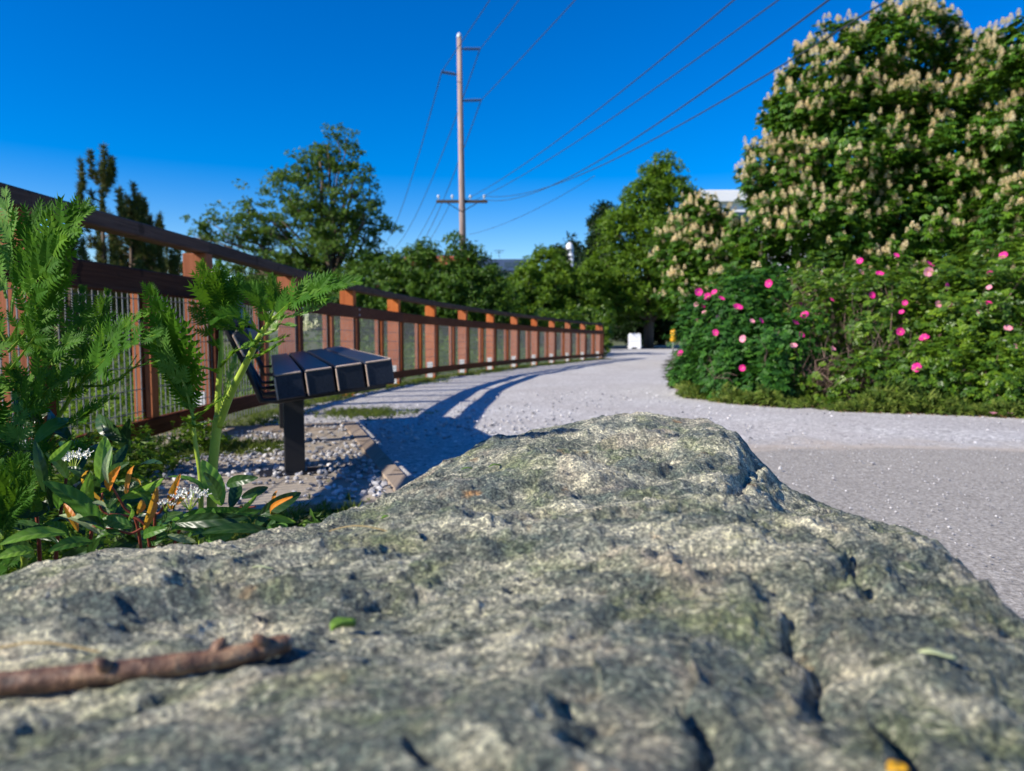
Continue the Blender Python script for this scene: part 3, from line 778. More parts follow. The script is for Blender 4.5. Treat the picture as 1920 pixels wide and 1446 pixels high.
mb = MB(); mb.tube([P(838, 381, DP) - np.array([0, .09, 0]), c_ - np.array([0, .22, .1])], 0.03, 6); mb.tube([P(894, 382, DP) - np.array([0, .09, 0]), c_ - np.array([0, .22, .1])], 0.03, 6)
mb.build('brace', M['steel'], pole)
def wire(A, B, sag, r, label, n=60):
    t = np.linspace(0, 1, n)[:, None]; p = A + (B - A) * t; p[:, 2] -= (4 * sag * t * (1 - t))[:, 0]
    mb = MB(); mb.tube(p, r, 5); tag(mb.build('power_line', M['cable'], None, True), label, 'power line', 'overhead lines on the utility pole')
for (ax_, ay), bx, s_, lab in [((873, 374), 14, 1.8, 'uppermost of the four lower wires running from the crossarm to the upper right'),
                               ((893, 374), 15.5, 1.7, 'second of the four lower wires from the crossarm counting downwards'),
                               ((905, 374), 11, 3.8, 'third of the four lower wires from the crossarm counting downwards'),
                               ((910, 368), 13.5, 3.7, 'lowest of the four wires leaving the crossarm towards the flowering chestnut')]:
    A = P(ax_, ay, DP); wire(A, np.array([bx, -25, A[2]]), s_, 0.0155, 'power wire, ' + lab)
for (ax_, ay), bx, s_, lab in [((900, 92), 18.5, 1.8, 'wire from the topmost right arm of the pole up out of frame'), ((828, 135), 19.5, 0.2, 'wire from the left arm crossing behind the pole top'),
                               ((902, 188), 20.5, 0.8, 'wire from the lower right arm of the pole up out of frame')]:
    A = P(ax_, ay, DP); wire(A, np.array([bx, -25, A[2]]), s_, 0.022, lab)
for (ax_, ay), (bx_, by_), lab in [((828, 135), (712, 470), 'wire falling away beyond the pole from its left arm'), ((900, 92), (735, 470), 'wire falling away beyond the pole from its topmost right arm'),
                                   ((902, 188), (760, 490), 'wire falling away beyond the pole from its lower right arm')]:
    wire(P(ax_, ay, DP), P(bx_, by_, 125), 2.2, 0.03, lab)
for (ax_, ay), (bx_, by_), lab in [((822, 374), (745, 485), 'low thin wire beyond the pole from the left end of the crossarm'), ((848, 374), (760, 500), 'low thin wire beyond the pole from the inner left of the crossarm')]:
    wire(P(ax_, ay, DP), P(bx_, by_, 120), 1.0, 0.018, lab)
wire(P(1115, 330, 60), P(880, 440, 95), 0.6, 0.022, 'thin cable slanting low across the sky right of the pole')

# ------------------------------------------------------------------ far buildings, sign, marker
def house(name, px0, px1, pyt, D, depth, label, body, roof, band=None, parts=()):
    a = P(px0, pyt, D); b_ = P(px1, pyt, D); cx = (a[0] + b_[0]) / 2; w = b_[0] - a[0]; h = a[2] + 0.34
    e = empty(name, (cx, D, -0.34), label, 'building')
    mb = MB(); mb.box((cx, D + depth / 2, -0.34 + h / 2 - 0.2), (w, depth, h - 0.4)); mb.build('wall', body, e)
    return e, cx, w, a[2]
grey_w = simple('grey_wall', (0.3, 0.34, 0.4), 0.8, 0, 0.1, 0.6); blue_r = simple('blue_roof', (0.06, 0.1, 0.19), 0.6, 0, 0.15, 0.8)
white_w = simple('white_wall', (0.75, 0.76, 0.78), 0.7, 0, 0.05, 0.5); glass = simple('dark_glass', (0.05, 0.08, 0.12), 0.15, 0, 0.2, 1.0)
red_r = simple('red_roof', (0.42, 0.09, 0.04), 0.8, 0, 0.2, 1.0)
e, cx, w, zt = house('flat_roofed_building', 880, 1000, 484, 110, 14, 'blue grey flat roofed building beyond the fence, right of the pole', grey_w, blue_r)
mb = MB(); mb.box((cx, 110 + 6.9, zt - 1.05), (w + 0.8, 15, 1.7), None, 0.05); mb.build('roof', blue_r, e)
for px_ in (925, 955, 975):
    q_ = P(px_, 494, 109.3); mb = MB(); mb.box((q_[0], 109.38, zt - 1.0), (1.4, 0.05, 0.7)); mb.build('window', glass, e)
mb = MB(); q_ = P(936, 484, 112); mb.tube([q_, q_ + [0, 0, 1.2]], 0.05, 6); mb.tube([q_ + [-0.8, 0, 1.1], q_ + [0.8, 0, 1.1]], 0.04, 6); mb.tube([q_ + [-0.5, 0, 0.8], q_ + [0.5, 0, 0.8]], 0.04, 6); mb.build('antenna', M['steel'], e)
e, cx, w, zt = house('red_roofed_house', 742, 884, 492, 85, 9, 'house with orange red roof glimpsed behind the trees left of the pole', white_w, red_r)
mb = MB(); y0, y1 = 84.4, 94.6; x0, x1 = cx - w / 2 - .4, cx + w / 2 + .4; zr = P(800, 479, 89)[2]
mb.add([(x0, y0, zt - .35), (x1, y0, zt - .35), (x1, y1, zt - .35), (x0, y1, zt - .35), (x0 + 1, 89.5, zr), (x1 - 1, 89.5, zr)], [(0, 1, 5, 4), (2, 3, 4, 5), (1, 2, 5), (3, 0, 4), (0, 3, 2, 1)]); mb.build('roof', red_r, e)
e, cx, w, zt = house('white_building', 1322, 1560, 358, 60, 12, 'white building with dark window band peeking between the two chestnut trees', white_w, white_w)
mb = MB(); mb.box((cx, 60 + 5.9, zt - 0.45), (w + 0.6, 12.6, 0.9), None, 0.03); mb.build('roof', white_w, e)
for k in range(5):
    mb = MB(); mb.box((cx - w / 2 + 1.1 + k * (w / 5), 59.96, zt - 2.4), (w / 5 - 0.5, 0.06, 1.5)); mb.build('window', glass, e)
q_ = P(1068, 470, 118); tw = empty('white_tower', (q_[0], 118, -0.34), 'small white round topped tower showing above the far trees', 'tower')
mb = MB(); mb.lathe((q_[0], 118, -0.34), [(0.75, 0), (0.65, q_[2] - 0.6)], 14); mb.build('tower_shaft', white_w, tw, True)
mb = MB(); mb.lathe((q_[0], 118, q_[2] - 1.0), [(0.8, 0), (0.8, 0.15), (0.6, 0.2), (0.6, 1.5), (0.45, 2.0), (0.1, 2.3)], 14); mb.build('lantern', white_w, tw, True)
for k in (-1, 1): mb = MB(); mb.box((q_[0] + k * 0.22, 118 - 0.62, q_[2] - 0.1), (0.2, 0.06, 0.6)); mb.build('window', glass, tw)

sp0 = P(1181, 652, 39); gs = float(gz(0, 39))
sg = empty('sandwich_board', (sp0[0], 37.6, gs), 'white plastic folding sandwich board standing at the far end of the path', 'sign')
for sgn in (-1, 1):
    ax_ = np.array([[1, 0, 0], [0, math.cos(0.2), -sgn * math.sin(0.2)], [0, sgn * math.sin(0.2), math.cos(0.2)]])
    cc = np.array([sp0[0], 37.6 - sgn * 0.0 + sgn * 0.14 * -1, gs + 0.44])
    ax_ = np.array([[1, 0, 0], [0, math.cos(0.2), sgn * math.sin(0.2) * -1], [0, sgn * math.sin(0.2), math.cos(0.2)]])
    mb = MB(); mb.box(cc, (0.62, 0.035, 0.68), ax_, 0.012)
    for fx in (-0.22, 0.22): mb.box(cc + ax_[2] * -0.37 + ax_[0] * fx, (0.14, 0.03, 0.1), ax_, 0.01)
    for fx in (-0.2, 0, 0.2): mb.box(cc + ax_[2] * 0.355 + ax_[0] * fx, (0.11, 0.05, 0.05), ax_, 0.012)
    pn = mb.build('panel', M['white_plastic'], sg)
    mb = MB(); mb.box(cc + ax_[2] * -0.02 + ax_[1] * -0.019 * sgn, (0.5, 0.006, 0.035), ax_); mb.build('recess', M['galv'], pn)  # raised grey strip that paints in the dark of a gap
q_ = P(1262, 640, 30); yp = empty('marker_post', (q_[0], 30, -0.34), 'yellow marker post at the path edge left of the rose bushes', 'marker')
mb = MB(); mb.tube([(q_[0], 30, -0.34), (q_[0], 30, 0.35)], 0.035, 10); mb.build('post', simple('grey_post', (0.3, 0.3, 0.28)), yp, True)
mb = MB(); mb.lathe((q_[0], 30, 0.15), [(0.06, 0), (0.12, 0.05), (0.12, 0.40), (0.08, 0.5), (0.02, 0.53)], 14); mb.build('reflector', M['yellow_plastic'], yp, True)

# ================================================================== vegetation
M['chestnut'] = leaf_mat('chestnut', [(0.02, 0.065, 0.006), (0.05, 0.14, 0.01), (0.13, 0.24, 0.014)], 0.22, 0.45, 0.35, 1.2)
M['rose_leaf'] = leaf_mat('rose_leaf', [(0.012, 0.05, 0.008), (0.03, 0.11, 0.013), (0.075, 0.2, 0.018)], 0.2, 0.5, 0.25, 1.5)
M['rose_leaf_light'] = leaf_mat('rose_leaf_light', [(0.022, 0.065, 0.006), (0.065, 0.145, 0.01), (0.18, 0.28, 0.015)], 0.25, 0.4, 0.4, 1.5)
M['alder'] = leaf_mat('alder', [(0.028, 0.075, 0.008), (0.07, 0.145, 0.014), (0.14, 0.225, 0.022)], 0.25, 0.5, 0.3, 0.5)
M['bright'] = leaf_mat('bright', [(0.035, 0.085, 0.006), (0.09, 0.18, 0.010), (0.19, 0.30, 0.016)], 0.28, 0.5, 0.3, 0.5)
M['shrub'] = leaf_mat('shrub', [(0.025, 0.07, 0.008), (0.06, 0.14, 0.012), (0.14, 0.24, 0.02)], 0.22, 0.5, 0.3, 0.8)
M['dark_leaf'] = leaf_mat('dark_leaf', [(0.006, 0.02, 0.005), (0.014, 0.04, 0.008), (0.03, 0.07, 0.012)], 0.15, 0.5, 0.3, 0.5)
M['pine'] = leaf_mat('pine', [(0.03, 0.06, 0.012), (0.07, 0.115, 0.025), (0.19, 0.16, 0.045)], 0.1, 0.6, 0.2, 2.0)
M['grass'] = leaf_mat('grass', [(0.04, 0.08, 0.012), (0.10, 0.16, 0.02), (0.22, 0.26, 0.05)], 0.3, 0.6, 0.2, 3.0)
M['petal'] = leaf_mat('petal', [(0.6, 0.01, 0.16), (0.78, 0.025, 0.28), (0.86, 0.09, 0.4)], 0.25, 0.6, 0.2, 3.0)
M['petal_pale'] = leaf_mat('petal_pale', [(0.75, 0.22, 0.32), (0.85, 0.32, 0.42), (0.9, 0.42, 0.5)], 0.25, 0.6, 0.2, 3.0)
M['panicle'] = leaf_mat('panicle', [(0.9, 0.66, 0.32), (0.96, 0.82, 0.5), (0.98, 0.92, 0.68)], 0.2, 0.7, 0.2, 3.0)
M['stamen'] = simple('stamen', (0.8, 0.6, 0.05))

def lobes3(L, D=None):
    """(px, py, r_px, D[, flat]) -> centre, radius"""
    out = []
    for l in L:
        c = P(l[0], l[1], l[3] if len(l) > 3 else D); out.append((c, l[2] / FPX * (l[3] if len(l) > 3 else D)))
    return out

def shell(LB3, n, lo=0.72, hi=1.06, bumpy=0.28, seed=1, squash=1.0, inside=0.78, front=None, clump=0.0, cut=-0.05):
    """n points near the skin of a union of lobes, with outward normals"""
    C = np.array([c for c, r in LB3]); RR = np.array([r for c, r in LB3])
    pr_ = RR ** 2 / np.sum(RR ** 2)
    out_p, out_n = [], []; got = 0
    while got < n:
        k = rng.choice(len(RR), n, p=pr_); d = rdir(n)
        if front is not None: d = d[:]; fl = (d @ np.array(front) < -0.35) & (rng.random(n) < 0.75)
        nz = fbm(d * 2.2 + C[k] * 3.1, 3, seed)
        rad = RR[k] * (rng.uniform(lo, hi, n) + bumpy * nz)
        p = C[k] + d * rad[:, None] * np.array([1, 1, squash])
        ok = np.ones(n, bool)
        for c, r in LB3:
            dd = np.linalg.norm((p - c) / np.array([1, 1, squash]), axis=1); ok &= dd > r * inside * 0.93
        ok |= rng.random(n) < 0.08
        if front is not None: ok &= ~fl
        if clump: ok &= (fbm(p * clump, 2, seed + 70) > cut) | (rng.random(n) < .12)
        out_p.append(p[ok]); out_n.append(d[ok]); got += ok.sum()
    return np.concatenate(out_p)[:n], np.concatenate(out_n)[:n]

def leaf_t(w=0.5, fold_=0.12, droop=0.12):
    V = np.array([(0, 0, 0), (-w * .42, .35, fold_), (w * .42, .35, fold_), (0, .38, 0), (-w * .3, .72, fold_ * .6 - droop * .4), (w * .3, .72, fold_ * .6 - droop * .4), (0, .72, -droop * .5), (0, 1, -droop)])
    F = [np.array([(0, 3, 1, 1)])[:, :3], np.array([(0, 2, 3)]), np.array([(1, 3, 6, 4), (3, 2, 5, 6)]), np.array([(4, 6, 7), (6, 5, 7)])]
    return V, F
def quad_t(w=0.55, fold_=0.14):
    return np.array([(0, 0, 0), (-w / 2, .5, fold_), (0, 1, -.05), (w / 2, .5, fold_)]), [np.array([(0, 3, 2, 1)])]
def quad2_t(w=0.6, fold_=0.12):
    return np.array([(0, 0, 0), (w / 2, .45, fold_), (0, 1, -.08), (-w / 2, .45, fold_)]), [np.array([(0, 1, 2), (0, 2, 3)])]
def joinT(parts):
    """parts: list of (V, Flist) -> one template"""
    V = []; tri = []; qd = []; n = 0
    for v, Fl in parts:
        for f in Fl:
            (tri if f.shape[1] == 3 else qd).append(f + n)
        V.append(v); n += len(v)
    F = []
    if tri: F.append(np.concatenate(tri))
    if qd: F.append(np.concatenate(qd))
    return np.concatenate(V), F
def xf(T, s, rx, rz, t=(0, 0, 0)):
    m_ = np.array(Matrix.Rotation(rz, 3, 'Z') @ Matrix.Rotation(rx, 3, 'X'))
    return (T[0] * s) @ m_.T + np.array(t), T[1]
def palmate():
    L = []
    for a, s in ((0, 1.0), (.62, .92), (-.62, .92), (1.25, .72), (-1.25, .72)):
        L.append(xf(quad2_t(0.42, 0.05), s, -0.35, a))
    return joinT(L)
def pinnate(n=3):
    L = [xf(quad2_t(.6, .1), .42, -.2, 0, (0, .62, 0))]
    for i in range(n):
        for sg in (-1, 1): L.append(xf(quad2_t(.6, .1), .4, -.15, -sg * 1.05, (0, .12 + .22 * i, 0)))
    return joinT(L)
def spray(n=7, w=.5, s=.42):
    L = []
    for i in range(n):
        L.append(xf(quad2_t(w, .1), s * random.uniform(.8, 1.2), random.uniform(-.5, .4), random.uniform(-1.6, 1.6), (random.uniform(-.25, .25), random.uniform(0, .7), random.uniform(-.15, .15))))
    return joinT(L)
def nfaces(T): return sum(len(f) for f in T[1])
def rnd_for(T, K, jit=0.25):
    nf_tri = [len(f) for f in T[1]]; base = rng.random(K)
    out = [np.clip(np.repeat(base, k) + rng.uniform(-jit, jit, K * k), 0, 1) for k in nf_tri]
    return np.concatenate(out)
def scatter(name, T, p, nrm, size, mat, parent, up=0.5, rand=0.6, jit=0.25, hang=0.0):
    K = len(p); z = nrm * 0.6 + np.array([0, 0, up]) + rdir(K) * rand
    f = rdir(K) * 0.8 + nrm * 0.6 + np.array([0, 0, -hang])
    V, F = stamp(T[0], T[1], (axes_from(z, f), p, size))
    return build_np(name, V, F, mat, parent, False, rnd_for(T, K, jit))

def limbs(parent, base, LB3, r0, name='trunk', mat='bark', reach=1.0, extra=2, split=0.45, parts=True):
    """tapered trunk with limbs that run out into the lobes"""
    base = np.array(base, float); C = np.array([c for c, r in LB3]); topz = C[:, 2].max(); cen = C.mean(0)
    mb = MB(); n = 9; tp = np.array([cen[0] * .6 + C[C[:, 2].argmax()][0] * .4, cen[1], topz])
    t = np.linspace(0, 1, n)[:, None]; tr_ = base + (tp - base) * t + 0.02 * (topz - base[2]) * rng.normal(size=(n, 3)) * np.sin(t * PI)
    tr_[:, 2] = np.linspace(base[2] - 0.1, topz, n)
    mb.tube(tr_, r0 * (1 - 0.85 * t[:, 0]), 9); trunk = mb.build(name, M[mat], parent, True)
    mb = MB()
    for c, r in LB3:
        for e in range(extra):
            tgt = c + rdir(1)[0] * r * 0.55 * reach; h = np.clip((tgt[2] - base[2]) * random.uniform(.3, .7) / (topz - base[2]), .12, .9)
            st = np.array([np.interp(h, t[:, 0], tr_[:, k]) for k in range(3)])
            m_ = 6; tt = np.linspace(0, 1, m_)[:, None]; q_ = st + (tgt - st) * tt; q_[:, 2] += np.sin(tt[:, 0] * PI) * 0.08 * np.linalg.norm(tgt - st)
            q_[1:-1] += rng.normal(size=(m_ - 2, 3)) * 0.03 * np.linalg.norm(tgt - st)
            mb.tube(q_, r0 * (1 - .8 * h) * .45 * (1 - .8 * tt[:, 0]), 6)
    mb.build('limb', M[mat], parent, True)
    return trunk

def gpt(px, D): x = P(px, 700, D)[0]; return np.array([x, D, float(gz(x, D))])

# ---- horse chestnuts in flower
PAL = palmate()
def panicle_t():
    L = []
    for i in range(46):
        h = (i + .5) / 46; a = i * 2.4; r = 0.26 * (1 - h) ** .6 + 0.02
        q_ = quad2_t(.9, .15); L.append(xf(q_, .24 * (1 - .4 * h), random.uniform(.1, .9), a, (r * math.cos(a + 1.57) * .7, r * math.sin(a + 1.57) * .7, h)))
    st = MB(); st.tube([(0, 0, -.25), (0, 0, .9)], [.02, .01], 5)
    L.append((st.v[0], [np.array([f for f in st.f if len(f) == 4])]))
    return joinT(L)
PAN = panicle_t(); PAN = (PAN[0] * np.array([1.0, 1.0, 0.78]), PAN[1])
def chestnut(D, LB, label, ntip, base_px, r0, leaf=0.19, pan=0.21, fpan=0.62, seed=3):
    L3 = lobes3(LB, D); b0 = gpt(base_px, D + 0.6)
    tr_ = empty('chestnut_tree', tuple(b0), label, 'tree', 'flowering horse chestnut trees')
    limbs(tr_, b0, L3, r0, extra=2)
    p, nn = shell(L3, ntip, 0.80, 1.04, 0.34, seed, inside=0.86, front=(-.2, -1, .2), clump=1.6, cut=-.12)
    # leaves in whorls at each tip
    kk = 6; P_ = np.repeat(p, kk, 0) + rng.normal(size=(ntip * kk, 3)) * 0.055; NN = np.repeat(nn, kk, 0)
    out_ = NN * 0.35 + rdir(ntip * kk) * np.array([1, 1, .35]); out_[:, 2] -= 0.25
    z = np.array([0, 0, 1.0]) + rdir(ntip * kk) * 0.45 + NN * 0.25
    V, F = stamp(PAL[0], PAL[1], (axes_from(z, out_), P_, rng.uniform(.75, 1.2, ntip * kk) * leaf))
    cr = build_np('crown', V, F, M['chestnut'], tr_, False, rnd_for(PAL, ntip * kk, .18))
    # inner leaves, so that gaps look into dark foliage
    p2, n2 = shell(L3, ntip * 3, 0.45, 0.8, 0.15, seed + 5, inside=0.3)
    scatter('inner_leaves', PAL, p2, n2, rng.uniform(.8, 1.3, len(p2)) * leaf, M['chestnut'], cr)
    # flower spikes stand upright on the outer tips
    fl = np.where((nn[:, 2] > -0.35) & (rng.random(ntip) < fpan) & (fbm(p * 0.9, 2, seed + 9) > -0.65))[0]
    fl = fl[np.argsort(nn[fl, 1] + 0.02 * rng.normal(size=len(fl)))]     # the ones facing the path first
    PV = PAN[0]; me = mesh_np('flower_spike', PV, PAN[1], False, rng.random(nfaces(PAN)), M['panicle'])
    first = fl[:100]; rest = fl[100:]
    for i in first:
        s_ = pan * random.uniform(.75, 1.15); o = link('flower_spike', me, tr_)
        o.location = Vector(p[i] + nn[i] * 0.05 + [0, 0, .05]) - tr_.location; o.scale = (s_ * random.uniform(.9, 1.15), s_, s_); o.rotation_euler = (random.uniform(-.2, .2) + nn[i][1] * -.2, random.uniform(-.2, .2) + nn[i][0] * .25, random.uniform(0, 6))
    if len(rest):
        K = len(rest); z = np.array([0, 0, 1.0]) + nn[rest] * 0.25 + rdir(K) * .15
        V, F = stamp(PV, PAN[1], (axes_from(z, rdir(K)), p[rest] + nn[rest] * .05 + [0, 0, .05], rng.uniform(.75, 1.15, K) * pan))
        tag(build_np('flower_spikes', V, F, M['panicle'], tr_, False, rng.random(sum(len(f) for f in F))), kind='stuff')
    return tr_
A_ = [(1690, 118, 88, 17.3), (1560, 165, 88, 17.0), (1790, 150, 78, 17.4), (1495, 215, 58, 16.8), (1460, 345, 74, 16.6), (1600, 300, 125, 16.4), (1750, 285, 118, 16.6),
      (1438, 440, 66, 16.2), (1555, 440, 105, 15.9), (1700, 430, 118, 16.0), (1830, 380, 105, 16.6), (1640, 560, 115, 15.8), (1440, 545, 85, 16.0), (1640, 330, 180, 18.5), (1790, 560, 100, 16.2)]
chestnut(17, A_, 'largest flowering chestnut tree, its crown towering behind the rose bushes', 5000, 1640, 0.28, 0.145, 0.165, 1.0, 3)
chestnut(14.5, [(1925, 120, 78, 14.6), (1960, 260, 100, 14.4), (2030, 180, 110, 14.8), (1900, 400, 68, 14.2), (1980, 430, 110, 14.2), (2060, 340, 120, 14.6), (1960, 560, 110, 14.2)],
         'flowering chestnut tree cut off by the right edge of the photo', 1800, 2010, 0.24, 0.15, 0.165, 1.0, 23)
chestnut(21, [(1300, 420, 45, 21), (1275, 480, 48, 20.8), (1330, 500, 60, 20.6), (1290, 545, 48, 20.4), (1350, 430, 32, 21), (1370, 560, 70, 21), (1265, 420, 26, 21.2)],
         'small flowering chestnut tree at the left end of the row', 1200, 1330, 0.14, 0.16, 0.17, 1.0, 43)

# ---- rose bushes
PIN = pinnate()
def rose_flower_me(pale=False):
    mb = MB()
    for k in range(5):
        a = k * 2 * PI / 5; rows = []
        for (r, w, z) in ((.08, .12, 0), (.4, .52, .14), (.75, .8, .3), (.95, .5, .34)):
            for s_ in (-1, 0, 1):
                rows.append((r * math.cos(a) - s_ * w * .62 * math.sin(a), r * math.sin(a) + s_ * w * .62 * math.cos(a), z + abs(s_) * .07 + k * .012))
        F = [(i * 3 + j, i * 3 + j + 1, i * 3 + j + 4, i * 3 + j + 3) for i in range(3) for j in range(2)]
        mb.add(rows, F)
    V = np.concatenate(mb.v); 
    me = mesh_np('flower', V, np.array(mb.f), True, rng.random(len(mb.f)), M['petal_pale' if pale else 'petal'])
    st = MB(); st.lathe((0, 0, .02), [(.11, 0), (.12, .05), (.05, .08)], 8)
    s2 = bpy.data.meshes.new('flower_centre'); s2.from_pydata(st.v[0].tolist(), [], st.f); s2.materials.append(M['stamen'])
    return me, s2
RF = rose_flower_me(), rose_flower_me(True)
def bush(name, L, base_px, D, label, mat, n, size, flowers, twigs=60, sparse=0.0, seed=1, mat2=None, inner=0.5):
    L3 = lobes3(L); b0 = gpt(base_px, D)
    e = empty(name, tuple(b0), label, 'rose bush', 'rose bushes in the hedge')
    p, nn = shell(L3, n, .66, 1.08, .42, seed, inside=.78, clump=5.0, cut=.06)
    g = gz(p[:, 0], p[:, 1]); ok = p[:, 2] > g + 0.02
    if sparse: ok &= ~((fbm(p * 2.2, 3, seed + 4) < sparse) & (rng.random(n) < .8))
    p, nn = p[ok], nn[ok]
    cr = scatter('foliage', PIN, p, nn, rng.uniform(.7, 1.2, len(p)) * size, mat, e, .7, .5, .2)
    p2, n2 = shell(L3, int(n * inner), .3, .75, .1, seed + 2, inside=.2); ok = p2[:, 2] > gz(p2[:, 0], p2[:, 1]) + 0.02
    if sparse: ok &= ~((fbm(p2 * 2.2, 3, seed + 4) < sparse) & (rng.random(len(p2)) < .85))
    scatter('inner_leaves', PIN, p2[ok], n2[ok], rng.uniform(.8, 1.2, ok.sum()) * size, mat2 or mat, cr)
    mb = MB(); C = np.array([c for c, r in L3]); RR = np.array([r for c, r in L3])
    for k in range(twigs):
        i = rng.choice(len(RR), p=RR / RR.sum()); tgt = C[i] + rdir(1)[0] * RR[i] * random.uniform(.5, 1.08)
        if tgt[2] < gz(0, tgt[1]) + .1: tgt[2] = gz(0, tgt[1]) + .1 + random.random() * .3
        st = np.array([C[i][0] + rng.normal() * .3 * RR[i], C[i][1] + .3 * abs(rng.normal()) * RR[i], float(gz(0, C[i][1]))])
        m_ = 7; tt = np.linspace(0, 1, m_)[:, None]; q_ = st + (tgt - st) * tt; q_[:, :2] += (rng.normal(size=(1, 2)) * .25 * np.sin(tt * PI)) * RR[i]; q_[1:] += rng.normal(size=(m_ - 1, 3)) * .025
        mb.tube(q_, .009 * (1 - .75 * tt[:, 0]), 4, False)
        for b_ in range(3):
            s0_ = q_[random.randint(2, 5)]; d = rdir(1)[0] * .22 + np.array([0, -.06, .1]); mb.tube([s0_, s0_ + d * .5 + rng.normal(size=3) * .03, s0_ + d], [.004, .003, .0015], 3, False)
    mb.build('twigs', M['twig'], e)
    for (fx, fy, fr, pale) in flowers:
        # put the flower on the outermost skin along this line of sight: nearest lobe surface
        r_ = ray(fx, fy); o_ = np.array([0, 0, CZ]); bestd = None; r_n = r_ / np.linalg.norm(r_)
        for c, r in L3:
            oc = o_ - c; bb = oc @ r_n; disc = bb * bb - (oc @ oc - (r * 1.07) ** 2)
            if disc > 0:
                d = -bb - math.sqrt(disc); bestd = d if bestd is None else min(bestd, d)
        if bestd is None: bestd = np.min([np.linalg.norm(c - o_) for c, r in L3])
        q_ = o_ + r_n * bestd; s_ = fr / FPX * bestd * random.uniform(.72, 1.02)
        me, s2 = RF[1 if pale else 0]
        o = link('flower', me, e); o.location = Vector(q_) - e.location; o.scale = (s_, s_, s_)
        nrm_ = Vector((random.uniform(-1.4, .8), -1, random.uniform(-.1, 1.5))); o.rotation_mode = 'QUATERNION'; o.rotation_quaternion = nrm_.to_track_quat('Z', 'Y')
        c2 = link('flower_centre', s2, o)
    return e
bush('rose_bush', [(1318, 625, 52, 8.3), (1300, 690, 36, 8.0), (1400, 585, 75, 8.2), (1385, 680, 78, 7.5), (1470, 650, 72, 7.2), (1360, 728, 32, 7.3), (1465, 548, 42, 8.6), (1440, 722, 46, 6.9), (1400, 640, 80, 8.8), (1340, 585, 36, 8.8)],
     1400, 7.9, 'dense dark green rose bush with bright pink flowers at the path corner', M['rose_leaf'], 9000, .085,
     [(1310, 548, 9, 0), (1327, 557, 8, 0), (1383, 578, 9, 0), (1318, 573, 6, 0), (1340, 549, 8, 0), (1345, 597, 7, 1), (1308, 603, 6, 0), (1342, 624, 7, 0), (1277, 663, 7, 0), (1393, 690, 8, 0), (1394, 636, 9, 1),
      (1426, 602, 7, 0), (1443, 532, 9, 0), (1410, 603, 6, 1), (1321, 587, 5, 1), (1306, 572, 5, 1), (1490, 606, 8, 0), (1510, 592, 10, 0), (1501, 629, 9, 0), (1488, 650, 7, 1), (1352, 561, 7, 0)], 80, 0, 61, M['rose_leaf'])
bush('rose_bush', [(1540, 525, 42, 8.2), (1610, 540, 50, 7.8), (1530, 700, 62, 6.9), (1610, 715, 50, 6.6), (1560, 610, 72, 7.5), (1650, 600, 85, 7.2), (1500, 560, 50, 8.0), (1660, 700, 52, 6.5), (1680, 545, 48, 7.5), (1590, 650, 75, 7.6)],
     1590, 7.3, 'open twiggy rose bush with bare brown stems in the middle of the hedge', M['rose_leaf_light'], 6500, .08,
     [(1560, 655, 8, 1), (1558, 620 - 57, 6, 0), (1634, 554, 6, 0), (1649, 515, 8, 0), (1614, 513, 8, 1), (1697, 568, 6, 0), (1691, 586, 6, 0), (1680, 480, 7, 0), (1613, 490, 7, 0), (1634, 600 - 46, 5, 0), (1500, 570, 5, 0), (1688, 622, 8, 0)], 330, 0.05, 71, None, .22)
bush('rose_bush', [(1770, 525, 48, 7.4), (1855, 515, 56, 7.2), (1790, 600, 88, 6.9), (1890, 620, 92, 6.6), (1745, 700, 58, 6.3), (1850, 712, 70, 6.1), (1970, 560, 120, 6.8), (1960, 700, 90, 6.1), (1720, 620, 55, 7.0), (2060, 620, 120, 6.8)],
     1860, 6.8, 'yellow green rose bush with scattered pink flowers at the right edge of the photo', M['rose_leaf_light'], 9500, .08,
     [(1742, 497, 10, 0), (1740, 510, 8, 1), (1773, 538, 8, 0), (1734, 635, 10, 0), (1720, 690, 10, 0), (1856, 514, 7, 0), (1882, 480, 7, 0), (1890, 617, 9, 1), (1902, 650, 6, 1), (1778, 572, 8, 0), (1853, 570, 6, 0), (1758, 571, 6, 1), (1835, 585, 4, 1), (1855, 540, 5, 1)], 90, 0, 81)
